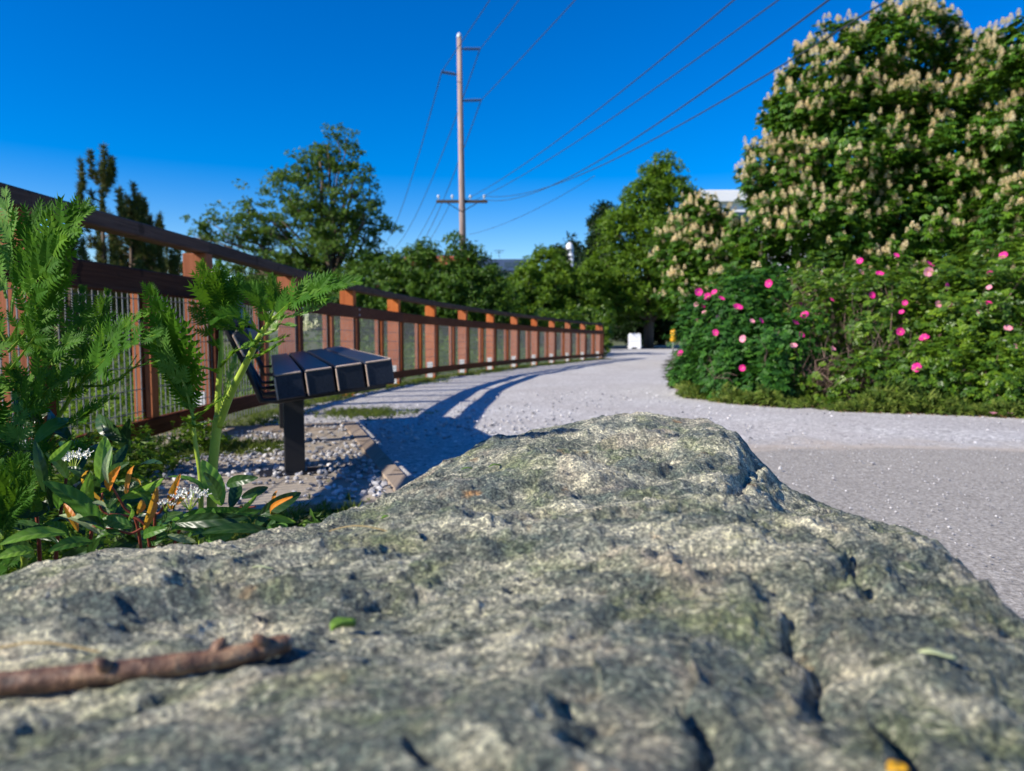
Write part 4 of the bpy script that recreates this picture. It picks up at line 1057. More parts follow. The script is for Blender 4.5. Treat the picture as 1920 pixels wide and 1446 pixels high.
# low plants at the foot of the hedge
def verge():
    n = 9000; t = rng.random(n); y = 5.35 + (t ** 1.3) * 4.2; x = redge(y) + rng.uniform(-.15, .6, n)
    n2 = 8000; x2 = rng.uniform(3.0, 9.0, n2); y2 = np.interp(x2, [1.8, 2.15, 2.8, 4.7, 9.5], [7.8, 6.8, 6.0, 5.3, 4.6]) + rng.uniform(-.12, .65, n2)
    x = np.concatenate([x, x2]); y = np.concatenate([y, y2]); f = fbm(np.stack([x * 2.6, y * 2.6, y * 0], 1), 3, 3); k_ = f > -.25 + rng.normal(size=len(x)) * .15; x, y, f = x[k_], y[k_], f[k_]
    p = np.stack([x, y, gz(x, y) + rng.uniform(0.0, .06, len(x)) + np.clip(f, 0, 1) * rng.uniform(0, .14, len(x))], 1)
    T = spray(5, .26, .9); nn = rdir(len(p)) * .7 + np.array([-.2, -.4, .6])
    o = scatter('grass', T, p, nn, rng.uniform(.025, .06, len(p)) * (1 + .9 * np.clip(f, 0, 1)), M['grass'], None, .4, 1.0, .35)
    tag(o, 'low green weeds and grass along the foot of the rose hedge', 'grass', kind='stuff')
    k_ = rng.random(len(p)) < .14; q_ = p[k_]; q_[:, 2] = gz(q_[:, 0], q_[:, 1]) + .02; q_[:, 1] -= .06
    T2 = spray(4, .5, .6); o = scatter('leaf_litter', T2, q_, rdir(len(q_)), rng.uniform(.02, .04, len(q_)), M['litter'], None, 1.2, .5); tag(o, 'dry brown leaf litter at the foot of the rose hedge', 'litter', kind='stuff')
M['litter'] = leaf_mat('litter', [(0.12, 0.06, 0.03), (0.22, 0.12, 0.06), (0.36, 0.24, 0.13)], .1)
verge()
for (fx, fy) in ((1893, 785), (1862, 784)):
    pt = P(fx, fy, 5.55); pt[2] = 0.03; me, s2 = RF[1]; o = link('fallen_flower', me); o.location = pt; o.scale = (.03, .03, .03)
    tag(o, 'pink rose petals fallen on the gravel, the %s patch' % ('right' if fx > 1880 else 'left'), 'flower')

# ---- background trees
def tree(name, L, base_px, D, label, mat, nclump, per, size, r0, clump_r=.35, seed=1, lo=.5, bumpy=.3, bark='bark', group='trees beyond the fence', inside=.6, T=None, limbs_=2, squash=.6, limb_reach=1.2):
    L3 = lobes3(L, D); b0 = gpt(base_px, D)
    e = empty(name, tuple(b0), label, 'tree', group)
    limbs(e, b0, L3, r0, extra=limbs_, mat=bark, reach=limb_reach)
    p, nn = shell(L3, nclump, lo, 1.06, bumpy, seed, inside=inside)
    rp = clump_r * rng.uniform(.5, 1.3, nclump)
    off = rdir(nclump * per) * (rng.random(nclump * per) ** .5)[:, None] * np.repeat(rp, per)[:, None] * np.array([1, 1, squash])
    pp = np.repeat(p, per, 0) + off; q_ = np.repeat(nn, per, 0)
    ok = pp[:, 2] > gz(0, D) + .05
    T = T or spray(4, .55, .6)
    scatter('crown', T, pp[ok], q_[ok], rng.uniform(.7, 1.3, ok.sum()) * size, mat, e, .5, .7, .2)
    return e
tree('alder_tree', [(640, 285, 42), (598, 320, 42), (672, 330, 30), (560, 360, 50), (640, 385, 62), (692, 410, 42), (482, 405, 46), (540, 440, 70), (640, 475, 82), (405, 425, 34), (450, 480, 52), (560, 530, 70), (700, 505, 38), (372, 440, 16), (620, 430, 50)],
     640, 30, 'tall airy broadleaf tree standing behind the fence left of the pole', M['alder'], 820, 24, .16, .24, .34, 5, .3, .55, squash=.5, limbs_=4)
for (L, bp, lab, sd_) in [([(655, 560, 40), (700, 530, 42), (690, 590, 50), (740, 560, 42), (730, 500, 24)], 700, 'rounded dark green shrub right of the alder behind the handrail', 11),
                         ([(770, 500, 34), (800, 470, 17), (812, 530, 50), (770, 560, 50), (820, 580, 50), (745, 485, 12)], 790, 'leafy green shrub between the alder and the pole', 12),
                         ([(862, 480, 22), (850, 452, 11), (872, 530, 48), (905, 510, 36), (915, 560, 45), (850, 580, 50), (895, 478, 12)], 880, 'bushy small tree around the foot of the pole', 13)]:
    tree('broadleaf_shrub', L, bp, 26, lab, M['shrub'], 420, 20, .15, .1, .24, sd_, .45, .5, group='shrubs behind the fence', squash=.8)
for (L, bp, lab, sd_, mt) in [([(1020, 505, 36), (990, 535, 40), (1040, 540, 42), (1010, 575, 48), (1020, 478, 10)], 1015, 'bright green young tree right of the grey building', 21, 'bright'),
                         ([(960, 555, 34), (945, 590, 38), (975, 590, 36), (935, 540, 20)], 955, 'low pale green shrub in front of the grey building', 22, 'bright'),
                         ([(1085, 560, 42), (1075, 600, 42), (1105, 530, 34), (1060, 510, 18), (1110, 590, 40)], 1085, 'mid green shrub left of the tall tree beside the far path', 23, 'bright')]:
    tree('young_tree', L, bp, 38, lab, M[mt], 300, 22, .22, .12, .34, sd_, .6, .3, group='young trees beyond the fence end', squash=.8)
tree('tall_tree', [(1240, 330, 30), (1212, 375, 44), (1268, 385, 44), (1165, 425, 34), (1230, 450, 68), (1150, 490, 46), (1200, 530, 70), (1262, 530, 55), (1140, 560, 42), (1300, 380, 22), (1245, 300, 12), (1180, 380, 16)],
     1215, 40, 'tall green tree at the far bend of the path', M['bright'], 800, 22, .25, .3, .5, 31, .5, .32, squash=.6)
tree('dark_conifer', [(1130, 395, 9), (1127, 420, 16), (1128, 455, 24), (1125, 500, 30)], 1127, 46, 'narrow dark conifer left of the tall tree at the bend', M['dark_leaf'], 200, 20, .3, .15, .5, 33, .3, .2, group='conifers beyond the fence')
for (px_, yt, w_, D_, lab) in [(1046, 455, 9, 100, 'tiny dark conifer tip left of the white tower'), (1076, 442, 12, 122, 'dark conifer directly behind the white tower'), (1100, 470, 10, 100, 'small conifer tip right of the white tower')]:
    tree('dark_conifer', [(px_, yt + 6, w_ * .5), (px_, yt + 22, w_), (px_, yt + 45, w_ * 1.5), (px_, yt + 75, w_ * 2)], px_, D_, lab, M['dark_leaf'], 120, 14, .7, .3, 1.0, int(px_), .2, .2, group='conifers beyond the fence')
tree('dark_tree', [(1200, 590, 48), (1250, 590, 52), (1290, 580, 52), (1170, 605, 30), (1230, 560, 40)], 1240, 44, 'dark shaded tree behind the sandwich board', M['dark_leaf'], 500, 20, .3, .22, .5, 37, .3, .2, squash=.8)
# far woodland closing the view
def woods():
    L = []
    for px_ in range(-150, 1500, 34):
        L.append((px_, 585 + 22 * math.sin(px_ * .02) + random.uniform(-14, 10) - (22 if px_ < 600 else 0), random.uniform(34, 52), random.uniform(62, 74)))
    L3 = lobes3(L); p, nn = shell(L3, 12000, .5, 1.05, .25, 51, inside=.6); p = p[p[:, 2] > -.3]; nn = nn[:len(p)]
    o = scatter('woodland', spray(6, .6, .6), p, nn, rng.uniform(.5, 1.0, len(p)), M['shrub'], None, .5, .6)
    tag(o, 'far belt of dark green woodland closing the view', 'woodland', kind='stuff')
woods()
# undergrowth on the slope beyond the fence
def under():
    Ls = []
    for s in np.arange(0.5, FS[-1] + 1.5, .45):
        c, t = fat(min(s, FS[-1] - .1)); nn_ = np.array([-t[1], t[0]])
        for k in range(3):
            d = random.uniform(.75, 5.0); r = random.uniform(.22, .5); x, y = c + nn_ * d; zg = float(ground_z(np.array([[x]]), np.array([[y]]))[0, 0])
            Ls.append((np.array([x, y, zg + r * random.uniform(.2, .7) + (0.35 if d > 2.5 else 0)]), r * (1.0 if d < 2 else 1.5)))
    p, nn = shell(Ls, 21000, .5, 1.05, .3, 91, inside=.6)
    ok = (p[:, 0] < np.interp(p[:, 1], FC[:, 1], FC[:, 0]) - .3) | (p[:, 1] > 26)
    o = scatter('undergrowth', spray(5, .4, .7), p[ok], nn[ok], rng.uniform(.06, .13, ok.sum()), M['bright'], None, .6, .7)
    tag(o, 'tangled green undergrowth on the slope behind the wire mesh', 'undergrowth', kind='stuff')
    # low hedge top seen above the far rail
    L = [(px_, 596 + random.uniform(-5, 5), random.uniform(12, 18), 29 + random.uniform(-1, 2)) for px_ in range(640, 1150, 14)] + [(px_, 625, 30, 30) for px_ in range(640, 1150, 30)]
    L3 = lobes3(L); p, nn = shell(L3, 9000, .5, 1.05, .3, 95, inside=.6)
    ok = (p[:, 0] < np.interp(p[:, 1], FC[:, 1], FC[:, 0], right=4.2) - .3)
    o = scatter('undergrowth', spray(5, .5, .7), p[ok], nn[ok], rng.uniform(.14, .26, ok.sum()), M['rose_leaf_light'], None, .6, .7)
    tag(o, 'yellow green thicket showing just above the far handrail', 'undergrowth', kind='stuff')
under()
# pines with upright candles at the left
def pine(px, yt, D, label, w, seed):
    b0 = gpt(px, D); b0[2] -= .6; tp = P(px, yt, D); e = empty('pine_tree', tuple(b0), label, 'pine tree', 'young pines behind the fence')
    mb = MB(); mb.tube([b0, b0 * .5 + tp * .5 + [.05, 0, 0], tp], [.09, .05, .012], 8); mb.build('trunk', M['bark'], e, True)
    H_ = tp[2] - b0[2]; pts_, nrm_, fw = [], [], []; mb = MB(); rr_ = random.Random(seed)
    tips = [(tp, .55)]
    for k in range(46):
        h = rr_.uniform(.12, .94); a = rr_.uniform(0, 6.28); ln = (1.02 - h) * H_ * w * rr_.uniform(.7, 1.2) + .1
        st = b0 + (tp - b0) * h; en = st + np.array([math.cos(a) * ln, math.sin(a) * ln, ln * .55]); md = (st + en) / 2 - [0, 0, ln * .12]
        mb.tube([st, md, en], [.02, .014, .006], 5); up_ = rr_.uniform(.28, .55)
        top_ = en + [rr_.uniform(-.04, .04), rr_.uniform(-.04, .04), up_]; mb.tube([en, top_], [.008, .004], 4)
        for q_, n_ in ((md, .35), (en, .3)): tips.append((q_ + [0, 0, .1], .22))
        tips.append((top_, up_))
    mb.build('branch', M['bark'], e, True)
    for q_, ln in tips:
        n_ = int(62 * ln / .4); hh = rng.random(n_); a = rng.uniform(0, 6.28, n_); dd = np.stack([np.cos(a), np.sin(a), np.full(n_, 1.4)], 1)
        pts_.append(q_ - np.array([0, 0, 1]) * (hh * ln)[:, None]); fw.append(dd); nrm_.append(rdir(n_))
    p = np.concatenate(pts_); f = np.concatenate(fw); z = np.concatenate(nrm_)
    T = joinT([xf(quad2_t(.14, .02), 1, rx, rz) for rx, rz in ((0, 0), (.3, .5), (.3, -.5))])
    V, F = stamp(T[0], T[1], (axes_from(z, f), p, rng.uniform(.09, .16, len(p))))
    build_np('crown', V, F, M['pine'], e, False, rnd_for(T, len(p)))
pine(190, 305, 16, 'tallest young pine with upright shoots above the handrail at the left', .30, 5)
pine(243, 375, 16.5, 'shorter young pine directly right of the tallest one', .26, 6)
pine(283, 408, 17.5, 'small thin pine seen between the rails, rightmost of the pines', .24, 7)
pine(128, 425, 15, 'young pine behind the ferny weeds, leftmost of the pines', .25, 8)
pine(335, 470, 19, 'lowest young pine under the handrail beside the first tall post', .3, 9)

# ---- grass along the fence and pad
def tufts():
    n = 5200; s = rng.uniform(1.5, FS[-1], n); p = np.zeros((n, 3))
    c = np.stack([np.interp(s, FS, FC[:, 0]), np.interp(s, FS, FC[:, 1])], 1)
    off = rng.normal(.1, .13, n) - .05; off = np.where(fbm(np.stack([s * 1.7, s * 0, s * 0], 1), 2, 8) > .0, off + .1, off - .12)
    p[:, 0] = c[:, 0] + off; p[:, 1] = c[:, 1]; p[:, 2] = gz(p[:, 0], p[:, 1]) + .01
    n2 = 420; x = rng.normal(-1.15, .19, n2); y = rng.normal(5.75, .18, n2); p2 = np.stack([x, y, gz(x, y) + .015], 1)
    n3 = 2600; x = rng.uniform(-1.9, -1.15, n3); y = rng.uniform(2.2, 4.2, n3); p3 = np.stack([x, y, gz(x, y) + .015], 1); p3 = p3[x < -1.45 + .3 * fbm(np.stack([x * 2, y * 2, x * 0], 1), 2, 6)]
    n4 = 1600; x = rng.uniform(-.85, -.25, n4); y = rng.normal(2.15, .22, n4); p4 = np.stack([x, y, gz(x, y) + .015], 1)
    p = np.concatenate([p, p2, p3, p4]); nn = np.tile(np.array([[0, -.6, .3]]), (len(p), 1))
    K = len(p); T = joinT([xf(quad2_t(.10, .02), random.uniform(.6, 1), random.uniform(.6, 1.3), random.uniform(0, 6.28)) for _ in range(5)])
    V, F = stamp(T[0], T[1], (axes_from(np.array([0, 0, 1.0]) + rdir(K) * .25, rdir(K)), p, rng.uniform(.03, .08, K)))
    tag(build_np('grass', V, F, M['grass'], None, False, rnd_for(T, K)), 'short grass and weeds growing along the fence foot and bench pad', 'grass', kind='stuff')
tufts()
def shade_weeds():
    n = 3000; x = rng.uniform(-1.7, .1, n); y = rng.uniform(.9, 2.4, n); k_ = fbm(np.stack([x * 3, y * 3, x * 0], 1), 2, 19) > -.25; p = np.stack([x, y, rng.uniform(0, .09, n)], 1)[k_]
    tag(scatter('undergrowth', spray(5, .35, .8), p, rdir(len(p)), rng.uniform(.025, .05, len(p)), M['shrub'], None, .7, .6), 'dark low weeds in the soil between boulder and bench', 'weeds', kind='stuff')
    Ls = [(np.array([x, y, z]), r) for x, y, z, r in [(-1.7, 3.3, .1, .2), (-1.55, 2.8, .12, .2), (-1.75, 2.4, .15, .25), (-1.35, 2.5, .06, .15), (-1.65, 3.9, .08, .16), (-1.3, 1.9, .1, .2)]]
    p, nn = shell(Ls, 1500, .3, 1.1, .3, 15, inside=.3, squash=.7); p[:, 2] = np.abs(p[:, 2])
    tag(scatter('undergrowth', spray(5, .3, .8), p, nn, rng.uniform(.03, .06, len(p)), M['bright'], None, .7, .6), 'bright green weeds at the fence foot left of the bench', 'weeds', kind='stuff')
shade_weeds()

# ================================================================== foreground plants
def leafpt_mat(name, cols, vein, trans=.35, rough=.4, spec=.4):
    m, nt, b, out = newmat(name)
    at = N(nt, 'ShaderNodeAttribute', attribute_name='rnd'); av = N(nt, 'ShaderNodeAttribute', attribute_name='vein')
    nz = noise(nt, coord(nt), 45.0, 4.0)
    f = math_(nt, 'ADD', math_(nt, 'MULTIPLY', at.outputs['Fac'], .6), math_(nt, 'MULTIPLY', nz, .4))
    c = ramp(nt, f, [(.1, cols[0]), (.5, cols[1]), (.9, cols[2])])
    c = mix(nt, math_(nt, 'MULTIPLY', av.outputs['Fac'], .55), c, vein)
    nt.links.new(c, b.inputs['Base Color']); b.inputs['Roughness'].default_value = rough; b.inputs['Specular IOR Level'].default_value = spec
    tr = nt.nodes.new('ShaderNodeBsdfTranslucent'); nt.links.new(mix(nt, .5, c, tuple(min(1, v * 2.2) for v in cols[2])), tr.inputs[0])
    ms = nt.nodes.new('ShaderNodeMixShader'); ms.inputs[0].default_value = trans
    nt.links.new(b.outputs[0], ms.inputs[1]); nt.links.new(tr.outputs[0], ms.inputs[2]); nt.links.new(ms.outputs[0], out.inputs[0]); return m
M['fern'] = leafpt_mat('fern', [(0.014, 0.055, 0.004), (0.042, 0.13, 0.007), (0.13, 0.26, 0.012)], (0.25, 0.36, 0.04), .3, .6, .15)
M['fern_pale'] = leafpt_mat('fern_pale', [(0.06, 0.17, 0.025), (0.12, 0.26, 0.045), (0.22, 0.37, 0.09)], (0.35, 0.45, 0.1), .3, .6, .15)
M['stem'] = simple('stem', (0.30, 0.40, 0.045), 0.45, 0, 0.3, 40)
M['stem_red'] = simple('stem_red', (0.22, 0.05, 0.03), 0.5, 0, 0.3, 40)
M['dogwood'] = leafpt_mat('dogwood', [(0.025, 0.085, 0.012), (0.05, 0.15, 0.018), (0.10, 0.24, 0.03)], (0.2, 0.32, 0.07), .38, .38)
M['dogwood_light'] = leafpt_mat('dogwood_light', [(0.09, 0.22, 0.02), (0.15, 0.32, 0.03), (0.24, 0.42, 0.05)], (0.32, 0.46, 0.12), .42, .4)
M['dogwood_dark'] = leafpt_mat('dogwood_dark', [(0.01, 0.035, 0.008), (0.02, 0.06, 0.012), (0.04, 0.10, 0.02)], (0.08, 0.14, 0.04), .25, .35)  # dark green leaves; also carries the corner's shade in its colour
M['dogwood_pale'] = leafpt_mat('dogwood_pale', [(0.2, 0.3, 0.12), (0.3, 0.4, 0.18), (0.4, 0.48, 0.25)], (0.45, 0.52, 0.3), .3, .6)
M['dogwood_orange'] = leafpt_mat('dogwood_orange', [(0.45, 0.09, 0.01), (0.68, 0.19, 0.015), (0.8, 0.34, 0.03)], (0.8, 0.5, 0.12), .4, .45)

def bez(pts, n):
    return spline(pts, max(n, len(pts) - 1))
# a toothed leaflet of unit length along y
def leaflet_t(nt_=5, w=.34):
    V = [(0, 0, 0)]; F = []
    ys_ = np.linspace(.08, .92, nt_)
    V2 = []; mid = [0]
    mids = np.linspace(0, 1, nt_ * 2 + 1)
    V = [(0, y, .02 * math.sin(y * 3)) for y in mids]; nmid = len(V)
    for i in range(nt_):
        ww = w * (1 - .72 * (i / (nt_ - 1)) ** 1.2) * (1.0 if i else .8)
        for sg in (-1, 1):
            a, b_, c_ = 2 * i, 2 * i + 1, 2 * i + 2; k = len(V); yt = mids[b_]
            V += [(sg * ww * .5, yt + .0, .05), (sg * ww * .95, yt + .25, .02), (sg * ww * .42, yt + .13, .05)]
            fs = [(a, k, b_), (k, k + 1, k + 2), (k, k + 2, b_), (b_, k + 2, c_)]
            F += [f if sg < 0 else f[::-1] for f in fs]
    return np.array(V, float), [np.array(F)]
LFT = leaflet_t(6, .27)
def fern_leaf(parent, pts, lmax, mat, pairs=11, face=(0.1, -0.8, 0.6), cup=.3, start=.12, rr=.0012, wmul=1.9):
    """one pinnate leaf: rachis through pts, toothed leaflets on both sides"""
    path = bez(np.array(pts), 60); path = path[np.linspace(0, len(path) - 1, 40).astype(int)]
    T = np.gradient(path, axis=0); T /= np.linalg.norm(T, axis=1)[:, None]
    fn = np.array(face, float); fn /= np.linalg.norm(fn)
    C, A, S = [], [], []
    for i, t in enumerate(np.linspace(start, .985, max(6, int(pairs * .74)))):
        k = t * 39; q_ = np.array([np.interp(k, np.arange(40), path[:, j]) for j in range(3)]); tg = np.array([np.interp(k, np.arange(40), T[:, j]) for j in range(3)]); tg /= np.linalg.norm(tg)
        nrm = fn - tg * (fn @ tg); nrm /= np.linalg.norm(nrm) + 1e-9; side = np.cross(tg, nrm)
        u = (t - start) / (1 - start); ln = 1.28 * lmax * (.55 + .45 * min(1, u * 3.2)) * (1 - .68 * max(0, (u - .35) / .65) ** 1.3); ang = R(47 - 27 * u)
        for sg in (-1, 1):
            a_ = ang + random.uniform(-.12, .12); d = tg * math.cos(a_) + side * sg * math.sin(a_) + nrm * random.uniform(-.1, cup)
            nz_ = nrm + rdir(1)[0] * .22 - side * sg * .25
            C.append(q_); A.append(np.array([d])); S.append((nz_, d, ln * random.uniform(.88, 1.1)))
    C.append(path[-2]); S.append((fn, T[-1], lmax * .42))
    nn = np.array([s_[0] for s_ in S]); dd = np.array([s_[1] for s_ in S]); sz = np.array([s_[2] for s_ in S])
    ax = axes_from(nn, dd); ax = ax * np.array([wmul, 1, 1])[None, :, None]
    V, F = stamp(LFT[0], LFT[1], (ax, np.array(C), sz))
    mb = MB(); mb.tube(path, np.linspace(rr * 1.6, rr * .5, 40), 5); n0 = len(V)
    V = np.concatenate([V, mb.v[0]]); qd = np.array([[i + n0 for i in f] for f in mb.f if len(f) == 4])
    off = np.array(parent.location); base = random.random() * .6 + .2
    rn = np.concatenate([np.clip(np.repeat(rng.normal(base, .12, len(S)), len(LFT[1][0])) + rng.normal(0, .05, len(F[0])), 0, 1), np.full(len(qd), .95)])
    me = mesh_np('leaf', V - off, [F[0], qd], False, rn, M[mat])
    a = me.attributes.new('vein', 'FLOAT', 'POINT'); vv = np.zeros(len(V)); vv[n0:] = 1; a.data.foreach_set('value', vv.astype(np.float32))
    return link('leaf', me, parent)

def PX(l): return [P(*q_) for q_ in l]
def stem(parent, pts, r0, r1, mat='stem'):
    p = bez(np.array(PX(pts) if len(pts[0]) == 3 and abs(pts[0][0]) > 5 else pts), 40); mb = MB(); mb.tube(p, np.linspace(r0, r1, len(p)), 8); return mb.build('stem', M[mat], parent, True)

def weed(px, D, label):
    return empty('ferny_weed', tuple(gpt(px, D)), label, 'plant', 'ferny weeds beside the boulder')
k = 1 / FPX
# tall weed at the left edge
w1 = weed(5, 1.0, 'tallest ferny weed with a yellow green stem at the left edge of the photo')
stem(w1, [(0, 1500, 1.0), (2, 1100, 1.0), (4, 920, 1.0), (8, 780, 1.0), (16, 640, 1.0), (24, 540, 1.0), (10, 450, 1.0)], .0075, .003)
for pts, lm, mt, pr, fc in [
    ([(24, 560, 1.0), (70, 500, .98), (115, 440, .96), (158, 395, .95)], 62, 'fern', 13, (.3, -.9, .4)),
    ([(20, 520, 1.0), (22, 450, 1.0), (10, 366, 1.0)], 42, 'fern_pale', 11, (-.4, -.8, .4)),
    ([(22, 540, 1.0), (50, 470, 1.0), (62, 420, 1.0), (110, 385, 1.0)], 40, 'fern', 11, (0, -.9, .5)),
    ([(18, 640, 1.0), (60, 560, .98), (95, 490, .96), (140, 440, .95)], 48, 'fern', 12, (.2, -.9, .3)),
    ([(16, 660, 1.0), (70, 600, .98), (110, 540, .98), (128, 500, .98)], 36, 'fern', 12, (.3, -.8, .3)),
    ([(14, 700, 1.0), (60, 640, .98), (90, 590, .98), (112, 545, .98)], 34, 'fern', 11, (.3, -.8, .4)),
    ([(10, 640, 1.0), (-30, 560, 1.0), (-60, 470, 1.0)], 50, 'fern', 10, (-.3, -.8, .4)),
    ([(12, 560, 1.0), (-10, 480, 1.0), (-40, 400, 1.0)], 46, 'fern_pale', 10, (-.3, -.8, .4)),
    ([(12, 760, 1.0), (60, 720, .98), (120, 650, .98), (150, 640, .98)], 40, 'fern', 10, (.2, -.7, .6)),
    ([(8, 820, 1.0), (40, 780, .97), (90, 730, .96), (140, 700, .96)], 44, 'fern', 10, (.2, -.7, .6)),
    ([(6, 860, 1.0), (-20, 780, .97), (-50, 720, .96)], 44, 'fern', 10, (.2, -.7, .6)),
    ([(20, 600, 1.0), (30, 540, 1.0), (60, 480, 1.02), (64, 440, 1.04)], 34, 'fern_pale', 11, (-.6, -.6, .4))]:
    fern_leaf(w1, PX(pts), lm * k, mt, pr, fc)
w2 = weed(80, 1.02, 'ferny weed leaning right in front of the wire mesh, second from the left edge')
stem(w2, [(40, 1500, 1.02), (45, 1050, 1.02), (62, 900, 1.02), (100, 800, 1.01), (150, 720, 1.0)], .0055, .0025)
for pts, lm, mt, pr, fc in [
    ([(140, 735, 1.0), (180, 690, .97), (230, 650, .95), (292, 628, .93)], 50, 'fern', 13, (.1, -.8, .5)),
    ([(150, 720, 1.0), (190, 660, .98), (225, 620, .97), (272, 590, .96)], 38, 'fern', 12, (.1, -.8, .5)),
    ([(120, 770, 1.0), (150, 680, 1.0), (150, 600, 1.02), (155, 545, 1.05)], 42, 'fern', 12, (.3, -.7, .3)),
    ([(110, 780, 1.0), (100, 690, 1.0), (75, 640, 1.02), (50, 600, 1.05)], 42, 'fern', 12, (.3, -.7, .3)),
    ([(95, 810, 1.0), (140, 790, .98), (175, 770, .97), (210, 745, .96)], 36, 'fern', 10, (.1, -.6, .8)),
    ([(85, 830, 1.0), (70, 760, 1.0), (40, 720, 1.0), (20, 690, 1.0)], 38, 'fern', 10, (.1, -.6, .8)),
    ([(130, 740, 1.05), (170, 640, 1.08), (190, 590, 1.1), (200, 550, 1.12)], 36, 'fern', 10, (.5, -.7, .2)),
    ([(70, 870, 1.0), (105, 850, .96), (140, 840, .95), (170, 850, .95)], 34, 'fern', 10, (.1, -.6, .8)),
    ([(145, 725, 1.0), (210, 720, .97), (250, 690, .95), (290, 680, .93)], 30, 'fern', 10, (.1, -.5, .8))]:
    fern_leaf(w2, PX(pts), lm * k, mt, pr, fc)
w3 = weed(20, .86, 'short bright ferny weed at the lower left corner beside the boulder')
stem(w3, [(0, 1500, .86), (5, 1100, .86), (10, 980, .86)], .004, .002)
for pts, lm, mt, pr, fc in [
    ([(6, 1010, .86), (15, 950, .86), (25, 900, .86), (42, 862, .86)], 40, 'fern', 12, (.3, -.8, .3)),
    ([(5, 1030, .86), (-5, 960, .86), (-20, 900, .86)], 40, 'fern', 10, (.3, -.8, .3)),
    ([(10, 990, .86), (40, 930, .86), (60, 890, .86)], 26, 'fern', 10, (.3, -.8, .3)),
    ([(4, 1010, .86), (0, 940, .86), (2, 870, .86)], 30, 'fern_pale', 10, (.3, -.8, .3)),
    ([(60, 960, .95), (80, 880, .95), (85, 830, .97), (80, 790, 1.0)], 30, 'fern', 10, (.3, -.8, .3)),
    ([(40, 940, .95), (32, 860, .95), (36, 800, .95), (28, 745, .97)], 30, 'fern_pale', 10, (.3, -.8, .3))]:
    fern_leaf(w3, PX(pts), lm * k, mt, pr, fc)
w4 = weed(395, 1.05, 'forked ferny weed with thick yellow stems standing in front of the bench')
stem(w4, [(396, 1400, 1.08), (397, 1000, 1.05), (399, 880, 1.05), (406, 810, 1.05), (410, 780, 1.05)], .0078, .0068)
stem(w4, [(409, 800, 1.05), (409, 740, 1.05), (414, 670, 1.05), (414, 620, 1.05)], .0055, .0028)
stem(w4, [(409, 800, 1.05), (432, 740, 1.04), (462, 680, 1.03), (490, 625, 1.02), (515, 595, 1.01)], .0062, .003)
stem(w4, [(409, 790, 1.06), (422, 740, 1.06), (436, 690, 1.06)], .0034, .002)
for pts, lm, mt, pr, fc in [
    ([(414, 630, 1.05), (408, 580, 1.05), (395, 545, 1.04), (378, 500, 1.03)], 42, 'fern', 12, (0, -.9, .3)),
    ([(414, 625, 1.05), (418, 580, 1.05), (418, 540, 1.04), (410, 498, 1.03)], 36, 'fern', 11, (.3, -.9, .3)),
    ([(414, 620, 1.05), (430, 580, 1.05), (440, 550, 1.05), (448, 520, 1.05)], 30, 'fern', 10, (.4, -.8, .2)),
    ([(510, 600, 1.0), (550, 565, .98), (600, 545, .97), (668, 528, .96)], 40, 'fern', 15, (.0, -.85, .5)),
    ([(512, 598, 1.0), (560, 590, .98), (600, 575, .97), (625, 560, .97)], 22, 'fern_pale', 10, (.0, -.6, .8)),
    ([(500, 612, 1.02), (492, 575, 1.02), (480, 555, 1.02), (468, 538, 1.02)], 30, 'fern', 10, (.5, -.8, .1)),
    ([(490, 625, 1.02), (455, 600, 1.0), (425, 592, .99), (400, 604, .98)], 26, 'fern', 10, (-.1, -.7, .7)),
    ([(480, 645, 1.02), (450, 618, 1.0), (425, 612, .99), (412, 612, .98)], 22, 'fern', 9, (-.1, -.7, .7)),
    ([(497, 618, 1.0), (515, 575, 1.0), (515, 550, 1.0), (508, 520, 1.0)], 26, 'fern', 9, (.4, -.8, .2)),
    ([(490, 630, 1.02), (515, 620, .98), (525, 608, .97), (548, 612, .96)], 22, 'fern_pale', 8, (0, -.5, .8)),
    ([(465, 675, 1.03), (500, 660, .99), (530, 640, .98)], 18, 'fern', 8, (0, -.5, .8)),
    ([(480, 640, 1.03), (510, 640, .99), (538, 630, .98)], 18, 'fern', 8, (0, -.5, .8)),
    ([(414, 660, 1.05), (390, 620, 1.03), (376, 590, 1.03), (362, 570, 1.02)], 24, 'fern', 9, (-.2, -.8, .5)),
    ([(412, 690, 1.05), (440, 660, 1.02), (470, 650, 1.01), (488, 655, 1.0)], 24, 'fern', 9, (0, -.6, .8)),
    ([(412, 700, 1.05), (385, 690, 1.02), (365, 700, 1.0), (352, 715, .99)], 22, 'fern', 8, (0, -.6, .8)),
    ([(425, 735, 1.05), (432, 705, 1.05), (440, 680, 1.05), (442, 668, 1.05)], 14, 'fern_pale', 8, (-.3, -.8, .4))]:
    fern_leaf(w4, PX(pts), lm * k, mt, pr, fc)
w5 = weed(380, 1.0, 'slender ferny weed with one tall feathery leaf left of the forked weed')
stem(w5, [(378, 1400, 1.0), (377, 1000, 1.0), (376, 900, 1.0), (366, 830, 1.0), (362, 780, 1.0)], .0042, .0026)
